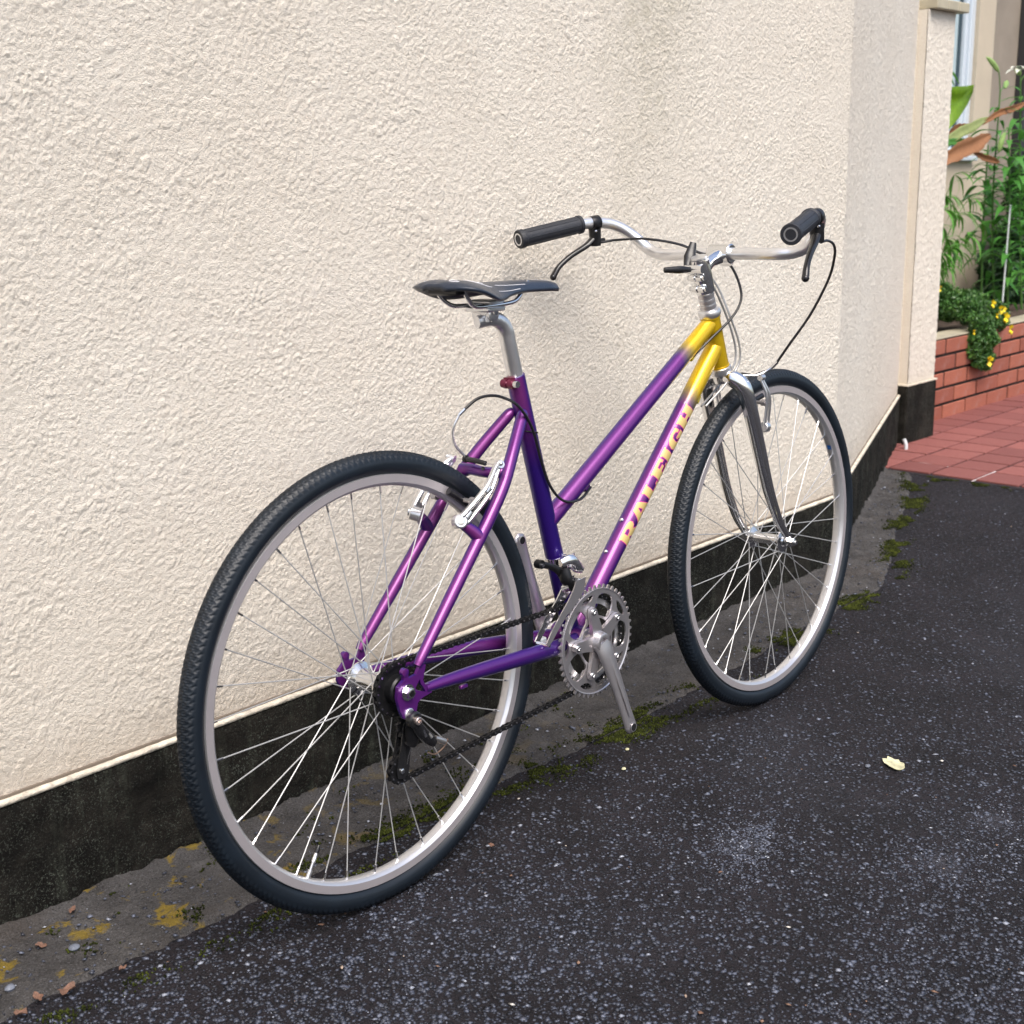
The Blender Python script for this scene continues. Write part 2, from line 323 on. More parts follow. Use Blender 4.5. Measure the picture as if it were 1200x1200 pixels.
from mathutils.geometry import delaunay_2d_cdt
def inside(p, loop):
    x, y = p; c = False; n = len(loop)
    for i in range(n):
        x0, y0 = loop[i]; x1, y1 = loop[(i+1) % n]
        if (y0 > y) != (y1 > y) and x < (x1-x0)*(y-y0)/(y1-y0)+x0: c = not c
    return c
def fill(loops):
    pts = [tuple(p) for L in loops for p in L]; E_ = []; o = 0
    for L in loops: E_ += [(o+i, o+(i+1) % len(L)) for i in range(len(L))]; o += len(L)
    V, _, F, ov, _, _ = delaunay_2d_cdt([Vector(p) for p in pts], E_, [], 0, 1e-7)
    out = []
    for f in F:
        c = sum((V[i] for i in f), Vector((0, 0)))/len(f)
        if sum(inside(c, L) for L in loops) % 2: out.append(tuple(f))
    return [tuple(v) for v in V], out
class MB:
    def __init__(s): s.v = []; s.f = []; s.X = None
    def add(s, vs, fs):
        o = len(s.v)
        s.v += [tuple(s.X @ Vector(p)) if s.X else tuple(p) for p in vs]; s.f += [tuple(i+o for i in f) for f in fs]; return s
    def tube(s, pts, r, sides=12, smooth=0, caps=True, flat=1.0, up=None, r2=None):
        P = catmull(pts, smooth) if smooth else [Vector(p) for p in pts]
        n = len(P); R = lerp_list(r, n); FL = lerp_list(flat, n)
        T = [((P[min(i+1, n-1)]-P[max(i-1, 0)]).normalized()) for i in range(n)]
        N = Vector(up) if up else (Vector((0, 0, 1)) if abs(T[0].z) < .9 else Vector((0, 1, 0)))
        vs = []; fs = []
        for i in range(n):
            if up: N = Vector(up)
            N = (N-T[i]*N.dot(T[i])).normalized(); B = T[i].cross(N)
            for k in range(sides):
                a = 2*PI*k/sides; vs.append(P[i]+N*math.cos(a)*R[i]+B*math.sin(a)*R[i]*FL[i])
        for i in range(n-1):
            for k in range(sides):
                k2 = (k+1) % sides; fs.append((i*sides+k, i*sides+k2, (i+1)*sides+k2, (i+1)*sides+k))
        if caps: fs.append(tuple(range(sides))[::-1]); fs.append(tuple((n-1)*sides+k for k in range(sides)))
        return s.add(vs, fs)
    def lathe(s, prof, c=(0, 0, 0), axis=(0, 1, 0), sides=32, closed=False):
        """prof: list of (radius, offset along axis)"""
        A = Vector(axis).normalized(); N = A.orthogonal().normalized(); B = A.cross(N); c = Vector(c); vs = []; fs = []
        for r, h in prof:
            for k in range(sides):
                a = 2*PI*k/sides; vs.append(c+A*h+(N*math.cos(a)+B*math.sin(a))*r)
        n = len(prof)
        for i in range(n if closed else n-1):
            j = (i+1) % n
            for k in range(sides):
                k2 = (k+1) % sides; fs.append((i*sides+k, i*sides+k2, j*sides+k2, j*sides+k))
        if not closed:
            if prof[0][0] > 1e-5: fs.append(tuple(range(sides))[::-1])
            if prof[-1][0] > 1e-5: fs.append(tuple((n-1)*sides+k for k in range(sides)))
        return s.add(vs, fs)
    def box(s, lo, hi, ch=0.0):
        x0, y0, z0 = lo; x1, y1, z1 = hi
        if not ch:
            vs = [(x, y, z) for x in (x0, x1) for y in (y0, y1) for z in (z0, z1)]
            return s.add(vs, [(0, 1, 3, 2), (4, 6, 7, 5), (0, 4, 5, 1), (2, 3, 7, 6), (0, 2, 6, 4), (1, 5, 7, 3)])
        vs = []; c = ch; ix = {}
        for i, x in enumerate((x0, x1)):
            for j, y in enumerate((y0, y1)):
                for k, z in enumerate((z0, z1)):
                    sx, sy, sz = (1, -1)[i], (1, -1)[j], (1, -1)[k]
                    for ax in range(3):
                        ix[i, j, k, ax] = len(vs)
                        vs.append((x+(0 if ax == 0 else sx*c), y+(0 if ax == 1 else sy*c), z+(0 if ax == 2 else sz*c)))
        fs = []
        for i in (0, 1):
            q = [ix[i, 0, 0, 0], ix[i, 1, 0, 0], ix[i, 1, 1, 0], ix[i, 0, 1, 0]]; fs.append(q if i else q[::-1])
            q = [ix[0, i, 0, 1], ix[1, i, 0, 1], ix[1, i, 1, 1], ix[0, i, 1, 1]]; fs.append(q[::-1] if i else q)
            q = [ix[0, 0, i, 2], ix[1, 0, i, 2], ix[1, 1, i, 2], ix[0, 1, i, 2]]; fs.append(q if i else q[::-1])
            for j in (0, 1):
                fs.append([ix[0, i, j, 1], ix[1, i, j, 1], ix[1, i, j, 2], ix[0, i, j, 2]])
                fs.append([ix[i, 0, j, 0], ix[i, 1, j, 0], ix[i, 1, j, 2], ix[i, 0, j, 2]])
                fs.append([ix[i, j, 0, 0], ix[i, j, 1, 0], ix[i, j, 1, 1], ix[i, j, 0, 1]])
                for k in (0, 1): fs.append([ix[i, j, k, 0], ix[i, j, k, 1], ix[i, j, k, 2]])
        return s.add(vs, [tuple(f) for f in fs])
    def prism(s, poly, y0, y1, holes=()):
        """polygon in XZ extruded along Y, with holes"""
        flat, tris = fill([poly]+list(holes)); n = len(flat)
        vs = [(p[0], y0, p[1]) for p in flat]+[(p[0], y1, p[1]) for p in flat]; fs = [tuple(t) for t in tris]+[tuple(i+n for i in t[::-1]) for t in tris]
        cnt = {}
        for t in tris:
            for i in range(len(t)):
                e_ = (t[i], t[(i+1) % len(t)]); cnt[frozenset(e_)] = cnt.get(frozenset(e_), [])+[e_]
        for es in cnt.values():
            if len(es) == 1: i, j = es[0]; fs.append((i, j, j+n, i+n))
        return s.add(vs, fs)
    def sphere(s, c, r, seg=10, sc=(1, 1, 1)):
        c = Vector(c); vs = []; fs = []
        rings = seg//2
        for i in range(rings+1):
            th = PI*i/rings
            for k in range(seg):
                ph = 2*PI*k/seg; vs.append((c.x+r*sc[0]*math.sin(th)*math.cos(ph), c.y+r*sc[1]*math.sin(th)*math.sin(ph), c.z+r*sc[2]*math.cos(th)))
        for i in range(rings):
            for k in range(seg): k2 = (k+1) % seg; fs.append((i*seg+k, (i+1)*seg+k, (i+1)*seg+k2, i*seg+k2))
        return s.add(vs, fs)
    def mesh(s, name, mat, smooth=True, ang=38):
        me = bpy.data.meshes.new(name); me.from_pydata(s.v, [], s.f)
        bm = bmesh.new(); bm.from_mesh(me); bmesh.ops.remove_doubles(bm, verts=bm.verts, dist=1e-6)
        bmesh.ops.recalc_face_normals(bm, faces=bm.faces)
        for f in bm.faces: f.smooth = smooth
        if smooth:
            for ed in bm.edges:
                if len(ed.link_faces) != 2 or ed.calc_face_angle(0) > math.radians(ang): ed.smooth = False
        bm.to_mesh(me); bm.free(); me.materials.append(mat); return me
    def build(s, name, mat, parent=None, smooth=True, ang=38, **kw):
        return link(name, s.mesh(name, mat, smooth, ang), parent, **kw)
def empty(name, parent=None, loc=(0, 0, 0), **kw):
    o = link(name, None, parent, **kw); o.location = loc; o.empty_display_size = .1; return o
def circle(cx, cz, r, n=16, a0=0): return [(cx+r*math.cos(a0+2*PI*k/n), cz+r*math.sin(a0+2*PI*k/n)) for k in range(n)]

_tab = {}
def perlin(X, Y, seed=0):
    if seed not in _tab:
        g = np.random.default_rng(seed).random((256, 256))*2*PI; _tab[seed] = (np.cos(g), np.sin(g))
    gx, gy = _tab[seed]; xi = np.floor(X).astype(int); yi = np.floor(Y).astype(int); xf = X-xi; yf = Y-yi
    u = xf*xf*xf*(xf*(xf*6-15)+10); v = yf*yf*yf*(yf*(yf*6-15)+10)
    def d(i, j):
        a, b = (xi+i) % 256, (yi+j) % 256; return gx[a, b]*(xf-i)+gy[a, b]*(yf-j)
    n0 = d(0, 0)*(1-u)+d(1, 0)*u; n1 = d(0, 1)*(1-u)+d(1, 1)*u; return (n0*(1-v)+n1*v)*1.5
def sstep(a, b, x): t = np.clip((x-a)/(b-a), 0, 1); return t*t*(3-2*t)

# ------------------------------------------------------------------ ground
me = npmesh('asphalt', [(-40, -40, 0), (60, -40, 0), (60, 40, 0), (-40, 40, 0)], [(0, 1, 2, 3)], MAT['asphalt'], False)
link('asphalt_lane', me, kind='structure')

TH = math.radians(1.163); WD = Vector((math.cos(TH), math.sin(TH), 0)); WN = Vector((math.sin(TH), -math.cos(TH), 0))   # along the wall / out of it
W0 = Vector((0, .3544, 0)); BEND = W0+WD*2.0881
TH2 = math.radians(21.6); WD2 = Vector((math.cos(TH2), math.sin(TH2), 0)); WN2 = Vector((math.sin(TH2), -math.cos(TH2), 0))
L2 = 1.93; PLH = .205
def cells(X, Y, seed, rlo, rhi, fill_=1.0):
    """flat-topped flakes of random size and height scattered on a jittered lattice; X, Y in cell units"""
    g = np.random.default_rng(seed); T = g.random((7, 128, 128)); xi = np.floor(X).astype(np.int32); yi = np.floor(Y).astype(np.int32); out = np.zeros(X.shape, np.float32)
    for i in (-1, 0, 1):
        for j in (-1, 0, 1):
            a, b = (xi+i) % 128, (yi+j) % 128; jx, jy, rr, hh, an, el, on = (T[k][a, b] for k in range(7))
            dx = X-(xi+i+jx); dy = Y-(yi+j+jy); c, s_ = np.cos(an*PI), np.sin(an*PI); r_ = rlo+(rhi-rlo)*rr*rr
            u_ = (dx*c+dy*s_)/(r_*(1+.8*el)); v_ = (-dx*s_+dy*c)/r_; d = np.sqrt(u_*u_+v_*v_)
            h = (.35+.65*hh)*(1-sstep(.78, 1.0, d))*(on < fill_)+.15*hh*(dy/r_)*(d < 1)*(1-sstep(.6, 1, d)); out = np.maximum(out, h)
    return out
def stucco_height(X, Y, seed):
    X = X.astype(np.float32); Y = Y.astype(np.float32)
    wx = X+.22*perlin(X*1.7, Y*1.7, seed+9); wy = Y+.22*perlin(X*1.7+40, Y*1.7, seed+8)
    a = cells(wx, wy, seed, .22, .70, .85); b = cells(wx*2.0+7, wy*2.0, seed+1, .3, .7, .9); c = cells(wx*.42+3, wy*.42, seed+2, .18, .50, .40)
    big = perlin(X*.12, Y*.12, seed+3)
    h = .55*a+.40*b+.16*perlin(X*1.4, Y*1.4, seed+4)
    h = np.maximum(h*(1+.35*big), .95*c+.10*perlin(X*2, Y*2, seed+12))
    return np.minimum(h, 1.0+.08*h)
def stucco_panel(name, O, D, N, length, z0, z1, step, parent, seed=3, amp=.0025, off=.012, SC=.0074):
    n = int(length/step); k = int((z1-z0)/step); s = np.linspace(0, length, n+1); z = np.linspace(z0, z1, k+1); S, Z = np.meshgrid(s, z, indexing='ij')
    H = stucco_height(S/SC, Z/SC, seed)*amp*(1+.30*perlin(S*5.1, Z*5.7, 77))*np.minimum(1, np.minimum(S, length-S)/.004+.0)
    P = np.stack([O.x+D.x*S+N.x*(H-off), O.y+D.y*S+N.y*(H-off), Z], -1)
    return link(name, grid(name, P, MAT['stucco']), parent)
S0 = -.60
wall = empty('stucco_wall', loc=(0, 0, 0), label='long cream stucco wall with black base that the bicycle leans towards', cat='wall')
stucco_panel('stucco_coat', W0+WD*S0, WD, WN, 2.0881-S0, PLH+.004, 1.58, .0021, wall, 3, .0021)
stucco_panel('stucco_coat', BEND, WD2, WN2, L2, PLH+.004, 1.95, .0040, wall, 5, .0026, .012, .0078)
def wallbox(mb, O, D, N, s0, s1, o0, o1, z0, z1):
    vs = []
    for s_ in (s0, s1):
        for o_ in (o0, o1):
            for z_ in (z0, z1): p = O+D*s_+N*o_; vs.append((p.x, p.y, z_))
    return mb.add(vs, [(0, 1, 3, 2), (4, 6, 7, 5), (0, 4, 5, 1), (2, 3, 7, 6), (0, 2, 6, 4), (1, 5, 7, 3)])
core = MB()
wallbox(core, W0, WD, WN, -6, S0-.0, -.30, -.010, 0, 3.4); wallbox(core, W0, WD, WN, S0, 2.06, -.30, -.016, 0, 1.578)
wallbox(core, W0, WD, WN, S0, 2.0881, -.30, -.010, 1.582, 3.4)
wallbox(core, BEND, WD2, WN2, .02, L2, -.30, -.016, 0, 1.948); wallbox(core, BEND, WD2, WN2, 0.0, L2, -.30, -.010, 1.952, 3.4)
core.build('wall_body', MAT['stucco'], wall, False)
pl = MB()
# plinth front with rough relief
def rough_strip(name, O, D, N, s0, s1, z0, z1, step, mat, parent, amp=.004, off=0.0, seed=21):
    n = int((s1-s0)/step); k = max(2, int((z1-z0)/step)); S, Z = np.meshgrid(np.linspace(s0, s1, n+1), np.linspace(z0, z1, k+1), indexing='ij')
    H = (perlin(S/.05, Z/.05, seed)*.5+perlin(S/.016, Z/.016, seed+1)*.35+perlin(S/.007, Z/.007, seed+2)*.3)*amp*(1+2.0*np.clip(.07-Z, 0, 1)/.07)
    H = H-np.clip((Z-(z1-.006))/.006, 0, 1)*.002
    P = np.stack([O.x+D.x*S+N.x*(off+H), O.y+D.y*S+N.y*(off+H), Z], -1); return link(name, grid(name, P, mat), parent)
rough_strip('plinth', W0, WD, WN, S0-1.2, 2.0881, -.01, PLH-.003, .0065, MAT['plinth'], wall)
rough_strip('plinth', BEND, WD2, WN2, 0, L2, -.01, PLH-.003, .0065, MAT['plinth'], wall, seed=31)
def trim_bead(O, D, N, s0, s1, seed):
    S = np.arange(s0, s1+.001, .005); w1 = perlin(S/.06, S*0, seed)*.0014+perlin(S/.017, S*0, seed+1)*.0012; w2 = perlin(S/.04, S*0, seed+2)*.0012+perlin(S/.012, S*0, seed+3)*.0010
    rows = [(-.014, PLH+.0045+0*w1), (-.002+w2, PLH+.0045+w1), (.0012+w2, PLH+.0025+w1*.8), (.0014+w2, PLH-.0030+w2), (-.010, PLH-.0045+w2)]
    P = np.stack([np.stack([O.x+D.x*S+N.x*o_, O.y+D.y*S+N.y*o_, z_], -1) for o_, z_ in rows], 1); link('plinth_trim', grid('plinth_trim', P, MAT['trim']), wall)
trim_bead(W0, WD, WN, -3, 2.0881, 91); trim_bead(BEND, WD2, WN2, 0, L2, 95)
gp = MB(); wallbox(gp, W0, WD, WN, -6, 2.084, -.02, -.0065, PLH+.0045, PLH+.0085); wallbox(gp, BEND, WD2, WN2, 0, L2, -.02, -.0075, PLH+.0045, PLH+.0075)
gp.build('groove_shadow', MAT['shadow_gap2'], wall, False)  # dark strips paint the groove shadow along the plinth top

# corner pillar at the end of the wall
pil = empty('wall_pillar', loc=(3.97, 1.3, 0), label='square cream pillar with tiled cap at the far end of the wall', cat='pillar')
def loc_mb(mb, p):
    mb.v = [(v[0]-p.location.x, v[1]-p.location.y, v[2]-p.location.z) for v in mb.v]; return mb
def pil_face(name, z0, z1, y, mat, seed, amp):
    st = .0045; X, Z = np.meshgrid(np.arange(3.852, 4.0865, st), np.arange(z0, z1, st), indexing='ij')
    H = stucco_height(X/.0125, Z/.0125, seed)*amp; P = np.stack([X-3.97, y-H-1.3, Z], -1); return link(name, grid(name, P, mat), pil)
pil_face('stucco_coat', .252, 1.675, 1.068, MAT['stucco'], 11, .0030)
loc_mb(MB().box((3.852, 1.071, .248), (4.0865, 1.75, 1.674)), pil).build('pillar_body', MAT['stucco'], pil, False)
loc_mb(MB().box((3.83, 1.056, -.01), (4.092, 1.76, .244), .006), pil).build('plinth', MAT['plinth'], pil, False)
loc_mb(MB().box((3.83, 1.054, .2445), (4.093, 1.762, .2505), .001), pil).build('plinth_trim', MAT['trim'], pil, False)
for i in range(3):
    loc_mb(MB().box((3.86+i*.093, 1.035, 1.676), (3.95+i*.093, 1.30, 1.712), .003), pil).build('cap_tile', MAT['cap'], pil, False)
MB().tube([(3.735, 1.012, .052), (3.738, 1.004, .030), (3.738, 1.003, .008)], .0075, 10, 3).build('weep_pipe', MAT['pvc'], None, label='short white pipe end poking out low at the foot of the wall beside the pillar', cat='pipe')

# ------------------------------------------------------------------ concrete strip at the wall foot
EDGE = [(-2.2, .150), (-.57, .148), (-.35, .142), (-.15, .137), (.15, .146), (.43, .148), (.62, .128), (.80, .132), (1.1, .145), (1.45, .165), (1.742, .190), (1.99, .195), (2.25, .30), (2.55, .44), (3.0, .62), (3.375, .80)]
def wall_y(x): return np.where(x < BEND.x, .3544+np.tan(TH)*x, BEND.y+np.tan(TH2)*(x-BEND.x))
ex = np.arange(-1.2, 3.374, .006); ey = np.interp(ex, [p[0] for p in EDGE], [p[1] for p in EDGE])
ey = ey+perlin(ex/.09, ex*0, 41)*.010+perlin(ex/.022, ex*0, 42)*.006
tt = np.linspace(0, 1, 40)[None, :]; wy = wall_y(ex)+.01
X = np.repeat(ex[:, None], 40, 1); Y = ey[:, None]+(wy-ey)[:, None]*tt
Z = .006+.0035*perlin(X/.04, Y/.04, 43)+.0022*perlin(X/.013, Y/.013, 44)+.003*perlin(X/.15, Y/.15, 45); Z = Z+.012*sstep(.8, 1.0, tt)
Z[:, 0] = -.004; Z = np.where(tt < .03, np.minimum(Z, .002), Z)
link('concrete_strip', grid('concrete_strip', np.stack([X, Y, Z], -1), MAT['strip']), kind='structure')

# ------------------------------------------------------------------ loose chips, moss, litter (stuff)
OCT_F = np.array([(0, 2, 4), (2, 1, 4), (1, 3, 4), (3, 0, 4), (2, 0, 5), (1, 2, 5), (3, 1, 5), (0, 3, 5)])
OCT_V = np.array([(1, 0, 0), (-1, 0, 0), (0, 1, 0), (0, -1, 0), (0, 0, 1), (0, 0, -1)], float)
def scatter(name, P, size, hgt, mat, tint, label=None, cat=None, elong=.5, sink=.3, jit=.35, smooth=False, parent=None):
    n = len(P); a = rng.random(n)*2*PI; V = np.repeat(OCT_V[None], n, 0); V = V+rng.normal(0, jit*.5, V.shape)
    V[:, :, 0] *= (size*(1+elong*rng.random(n)))[:, None]; V[:, :, 1] *= size[:, None]; V[:, :, 2] *= (size*hgt)[:, None]
    c, s_ = np.cos(a)[:, None], np.sin(a)[:, None]; x = V[:, :, 0]*c-V[:, :, 1]*s_; y = V[:, :, 0]*s_+V[:, :, 1]*c
    W = np.stack([x+P[:, 0:1], y+P[:, 1:2], V[:, :, 2]+P[:, 2:3]+(size*hgt*(1-2*sink))[:, None]*.6], -1)
    F = (OCT_F[None]+(np.arange(n)*6)[:, None, None]).reshape(-1, 3)
    me = npmesh(name, W.reshape(-1, 3), F, mat, smooth, tint=np.repeat(tint, 8))
    return link(name, me, parent, label=label, cat=cat, kind='stuff')
def in_lane(x, y):
    return (y < np.interp(x, [p[0] for p in EDGE], [p[1] for p in EDGE])-.0) & (x < 3.37)
# sampled over the part of the lane the photo shows, denser near the camera
N = 52000
u = rng.random(N)*1230-10; v = 560+rng.random(N)**.75*660
G = np.array([tuple(ground(a_, b_)) for a_, b_ in zip(u, v)])
k = in_lane(G[:, 0], G[:, 1]); G = G[k]
dens = .6+.4*sstep(-.15, .45, perlin(G[:, 0]*3.2, G[:, 1]*3.2, 51)); G = G[rng.random(len(G)) < dens*.70]
sz = .0013+.0040*rng.random(len(G))**2.4; tn = np.clip(rng.normal(.48, .21, len(G)), 0, .96)
scatter('stone_chips', G*[1, 1, 0]+[0, 0, 0], sz, .36, MAT['chip'], tn, 'grey stone chips worn loose over the asphalt lane', 'gravel')
G2 = np.stack([rng.uniform(-.6, 3.3, 2600), np.zeros(2600), np.full(2600, .007)], 1); G2[:, 1] = np.interp(G2[:, 0], [p[0] for p in EDGE], [p[1] for p in EDGE])+rng.random(2600)**1.2*.21
G2[:, 1] = np.minimum(G2[:, 1], wall_y(G2[:, 0])-.005)
scatter('grit', G2, .0010+.0036*rng.random(2600)**3, .5, MAT['chip'], np.clip(rng.normal(.6, .22, 2600), 0, 1), 'fine grey grit lying on the concrete strip at the wall foot', 'grit')
nb = 9000; ub = rng.random(nb)*1230-10; vb = 600+rng.random(nb)**.7*620; GB = np.array([tuple(ground(a_, b_)) for a_, b_ in zip(ub, vb)]); GB = GB[in_lane(GB[:, 0], GB[:, 1])]
GB = GB[rng.random(len(GB)) < .35+.65*sstep(0, .3, perlin(GB[:, 0]*4, GB[:, 1]*4, 52))]
scatter('stone_chips', GB*[1, 1, 0], .0019+.0030*rng.random(len(GB))**2, .34, MAT['chip'], np.clip(rng.normal(.58, .16, len(GB)), 0, 1), 'larger bluish stones showing in the asphalt lane', 'gravel', jit=.25, smooth=True)
# pale dusty grit worn out of the surface in three scuffed spots
sc_ = []
for cx_, cy_, rx, m_ in ((.50, -.335, .060, 1100), (.56, -.31, .045, 500), (.44, -.36, .04, 300), (.66, -.60, .08, 520), (.86, -.60, .07, 450), (.74, -.66, .08, 300)):
    d_ = rng.normal(0, 1, (m_, 2))*rx*.55*(1+.5*perlin(rng.random(m_)*9, rng.random(m_)*9, 53))[:, None]; d_ = d_[perlin(d_[:, 0]*60, d_[:, 1]*60, 54) > -.12]; sc_.append(np.stack([cx_+d_[:, 0]*1.3, cy_+d_[:, 1]*.9, d_[:, 0]*0], 1))
sc_ = np.concatenate(sc_); scatter('grit', sc_, .0008+.0017*rng.random(len(sc_))**1.5, .4, MAT['chip'], np.clip(rng.normal(.80, .10, len(sc_)), 0, 1), 'pale dusty grit in scuffed spots on the open asphalt', 'grit')
# moss along the seam between strip and asphalt and in tufts on the strip
mx = rng.uniform(-.62, 3.36, 52000); e_ = np.interp(mx, [p[0] for p in EDGE], [p[1] for p in EDGE])
my = e_+rng.normal(-.012, .022, len(mx))
mask = perlin(mx*4.2, my*9, 61)+.55*perlin(mx*17, my*22, 62)+.25*np.exp(-((mx-.62)/.35)**2)+.18*np.exp(-((mx+.12)/.12)**2)-.25*(mx > 1.1)*(mx < 1.5)
keep = rng.random(len(mx)) < sstep(.10, .42, mask)
tx = rng.uniform(-.6, 1.0, 9000); ty = rng.uniform(.15, .35, 9000); km = rng.random(9000) < sstep(.42, .55, perlin(tx*14, ty*20, 63)+.3*perlin(tx*40, ty*50, 64))
sx_ = rng.uniform(3.30, 3.375, 7000); sy_ = rng.uniform(.2, .85, 7000); kt = rng.random(7000) < sstep(.0, .35, perlin(sx_*10, sy_*14, 65)-.3+6*(sx_-3.33))
mxs = np.concatenate([mx[keep], tx[km], sx_[kt]]); mys = np.concatenate([my[keep], ty[km], sy_[kt]])
on = mys > np.interp(mxs, [p[0] for p in EDGE], [p[1] for p in EDGE]); mz = np.where(on, .007, .0005)
mt = np.clip(.45+.45*perlin(mxs*25, mys*25, 66)+rng.normal(0, .2, len(mxs)), 0, 1)
scatter('moss', np.stack([mxs, mys, mz], 1), .0008+.0018*rng.random(len(mxs)), 1.3, MAT['moss'], mt, 'green moss growing in the seam between concrete strip and asphalt', 'moss', jit=.5)
# crumbs of dry leaf and pale bits
n = 420; u = rng.random(n)*1230-10; v = 560+rng.random(n)*640; G3 = np.array([tuple(ground(a_, b_)) for a_, b_ in zip(u, v)]); G3 = G3[G3[:, 1] < .34]
G3 = G3[rng.random(len(G3)) < .30]
scatter('litter', G3*[1, 1, 0]+[0, 0, .004], .001+.0032*rng.random(len(G3))**2, .35, MAT['litter'], rng.random(len(G3)), 'scattered crumbs of dry leaf and pale bits on the ground', 'litter', elong=1.2)

def ground_leaf(name, p, size, rot, mat, label, seed, curl=.25, asp=.62):
    r = random.Random(seed); vs = [(0, 0, .004)]; n = 18
    for ring in (.5, 1.0):
        for i in range(n):
            a_ = 2*PI*i/n; rr = size*ring*(1+r.uniform(-.26, .20)*ring)
            x, y = rr*math.cos(a_), rr*math.sin(a_)*asp; vs.append((x, y, .003+ring*ring*size*curl*(abs(math.cos(a_*1.5+seed)))+r.uniform(0, .001)))
    fs = [(0, 1+i, 1+(i+1) % n) for i in range(n)]+[(1+i, 1+n+i, 1+n+(i+1) % n, 1+(i+1) % n) for i in range(n)]
    me = bpy.data.meshes.new(name); me.from_pydata(vs, [], fs); me.materials.append(MAT[mat])
    o = link(name, me, label=label, cat='leaf'); o.location = p; o.rotation_euler = (0, 0, rot)
    md = o.modifiers.new('thickness', 'SOLIDIFY'); md.thickness = .0006
    return o
ground_leaf('fallen_leaf', ground(1047, 897), .027, .85, 'leaf_pale', 'pale bleached leaf lying alone on the open asphalt', 3, .10, .62)
for i, (px, py, s_, lab) in enumerate([(80, 1163, .013, 'curled reddish dry leaf at the edge of the concrete strip, largest of the heap'), (45, 1172, .010, 'crumpled pinkish dry leaf beside the larger curled leaf'),
        (25, 1190, .009, 'dry pinkish leaf lowest in the left corner of the photo'), (85, 1069, .008, 'small orange-brown leaf at the foot of the black plinth'), (48, 1111, .009, 'narrow reddish leaf lying on the concrete strip'),
        (144, 1137, .006, 'tiny orange leaf bit in the moss seam'), (576, 993, .006, 'tiny orange leaf bit on asphalt behind the rear tyre')]):
    p = ground(px, py, .006); ground_leaf('dry_leaf', p, s_, i*1.3, 'leaf_brown', lab, i+5, .5)
for i, (px, py, s_, lab) in enumerate([(12, 1160, .0065, 'smooth blue-grey pebble at the left end of the concrete strip'), (87, 1113, .0075, 'angular grey pebble between lichen patches on the strip'), (735, 879, .0038, 'tiny pale yellow pebble just right of the crank end'), (731, 902, .004, 'small orange-white pebble on the asphalt below the crank'),
        (545, 0, 0, ''), (1017, 899, .005, 'dark blue-grey pebble left of the bleached leaf')]):
    if not s_: continue
    r = random.Random(i); mb = MB().sphere((0, 0, 0), s_, 8, (1.2, 1, .7)); mb.v = [tuple(c*(1+r.uniform(-.12, .12)) for c in p) for p in mb.v]
    p = ground(px, py, .006 if i < 2 else .001); o = mb.build('pebble', MAT['leaf_pale'] if i in (2, 3) else simple('pebble_grey', (.13, .145, .18), .6, var=.2, scale=200), None, label=lab, cat='pebble'); o.location = p+Vector((0, 0, s_*.5))

# ------------------------------------------------------------------ tiled path
path = link('tiled_path', npmesh('tiled_path', [(3.378, -3, -.02), (8.5, -3, -.02), (8.5, 1.23, -.02), (3.378, 1.23, -.02), (3.378, -3, .005), (8.5, -3, .005), (8.5, 1.23, .005), (3.378, 1.23, .005)],
            [(4, 5, 6, 7), (0, 4, 7, 3), (0, 1, 5, 4)], MAT['joint'], False), kind='structure')
tile_me = [MB().box((.005, .005, 0), (.154-.001*i, .160-.001*i, .0075), .0014).mesh('tile', MAT['tile'], False) for i in range(3)]
for i in range(15):
    for j in range(8):
        x0 = 3.382+i*.160; y0 = -.10+j*.166
        c_ = Vector((x0+.08, y0+.083, 0)) - CAM_LOC; q_ = CAM_ROT.transposed() @ c_; uu = 600+FPX*q_.x/-q_.z
        if uu > 1235: continue
        if y0+.166 > wall_y(np.array(x0)) and x0+.16 < 3.8: 
            if y0 > wall_y(np.array(x0)): continue
        o = link('tile', tile_me[(i*5+j*3) % 3], path); o.location = (x0, y0, .0035+random.uniform(0, .0015)); o.rotation_euler = (random.uniform(-.006, .006), random.uniform(-.006, .006), 0)
# whitish mortar smears in two joints
for pts in ([(3.55, .86), (3.545, .80), (3.542, .735)], [(3.36, .560), (3.45, .562), (3.57, .565)], [(3.87, 1.03), (3.86, 1.0)]):
    MB().tube([(x, y, .0085) for x, y in pts], .0035, 8, 4, flat=.35, up=(1, 0, 0) if pts[0][0] > 3.5 else (0, 1, 0)).build('mortar_smear', simple('mortar_smear', (.48, .42, .42), .8, var=.2, scale=80), path)

# ------------------------------------------------------------------ brick planter
planter = empty('brick_planter', loc=(4.3, 1.21, 0), label='low red brick planter wall holding the flower bed', cat='planter')
def pb(mb): return loc_mb(mb, planter)
pb(MB().box((4.2, 1.214, -.02), (7.5, 1.30, .362))).build('mortar_bed', MAT['mortar'], planter, False)
bl = [MB().box((0, 0, 0), (.2205-.001*i, .07, .0610-.0005*i), .0022).mesh('brick', MAT['brick'], False) for i in range(3)]
for c_ in range(5):
    for i in range(10):
        x = 4.494-.235*2+(.107 if c_ % 2 else 0)+i*.235+.0045
        if x > 6.1: continue
        o = link('brick', bl[(i*2+c_) % 3], planter); o.location = (x+random.uniform(-.0015, .0015)-4.3, 1.2075+random.uniform(-.0015, .001)-1.21, c_*.0732+.007)
pb(MB().box((4.2, 1.2115, .3655), (7.5, 1.325, .372), .002)).build('mortar_cap', MAT['cap'], planter, False)
sx0, sy0 = np.meshgrid(np.linspace(4.2, 7.5, 140), np.linspace(1.30, 1.93, 40), indexing='ij')
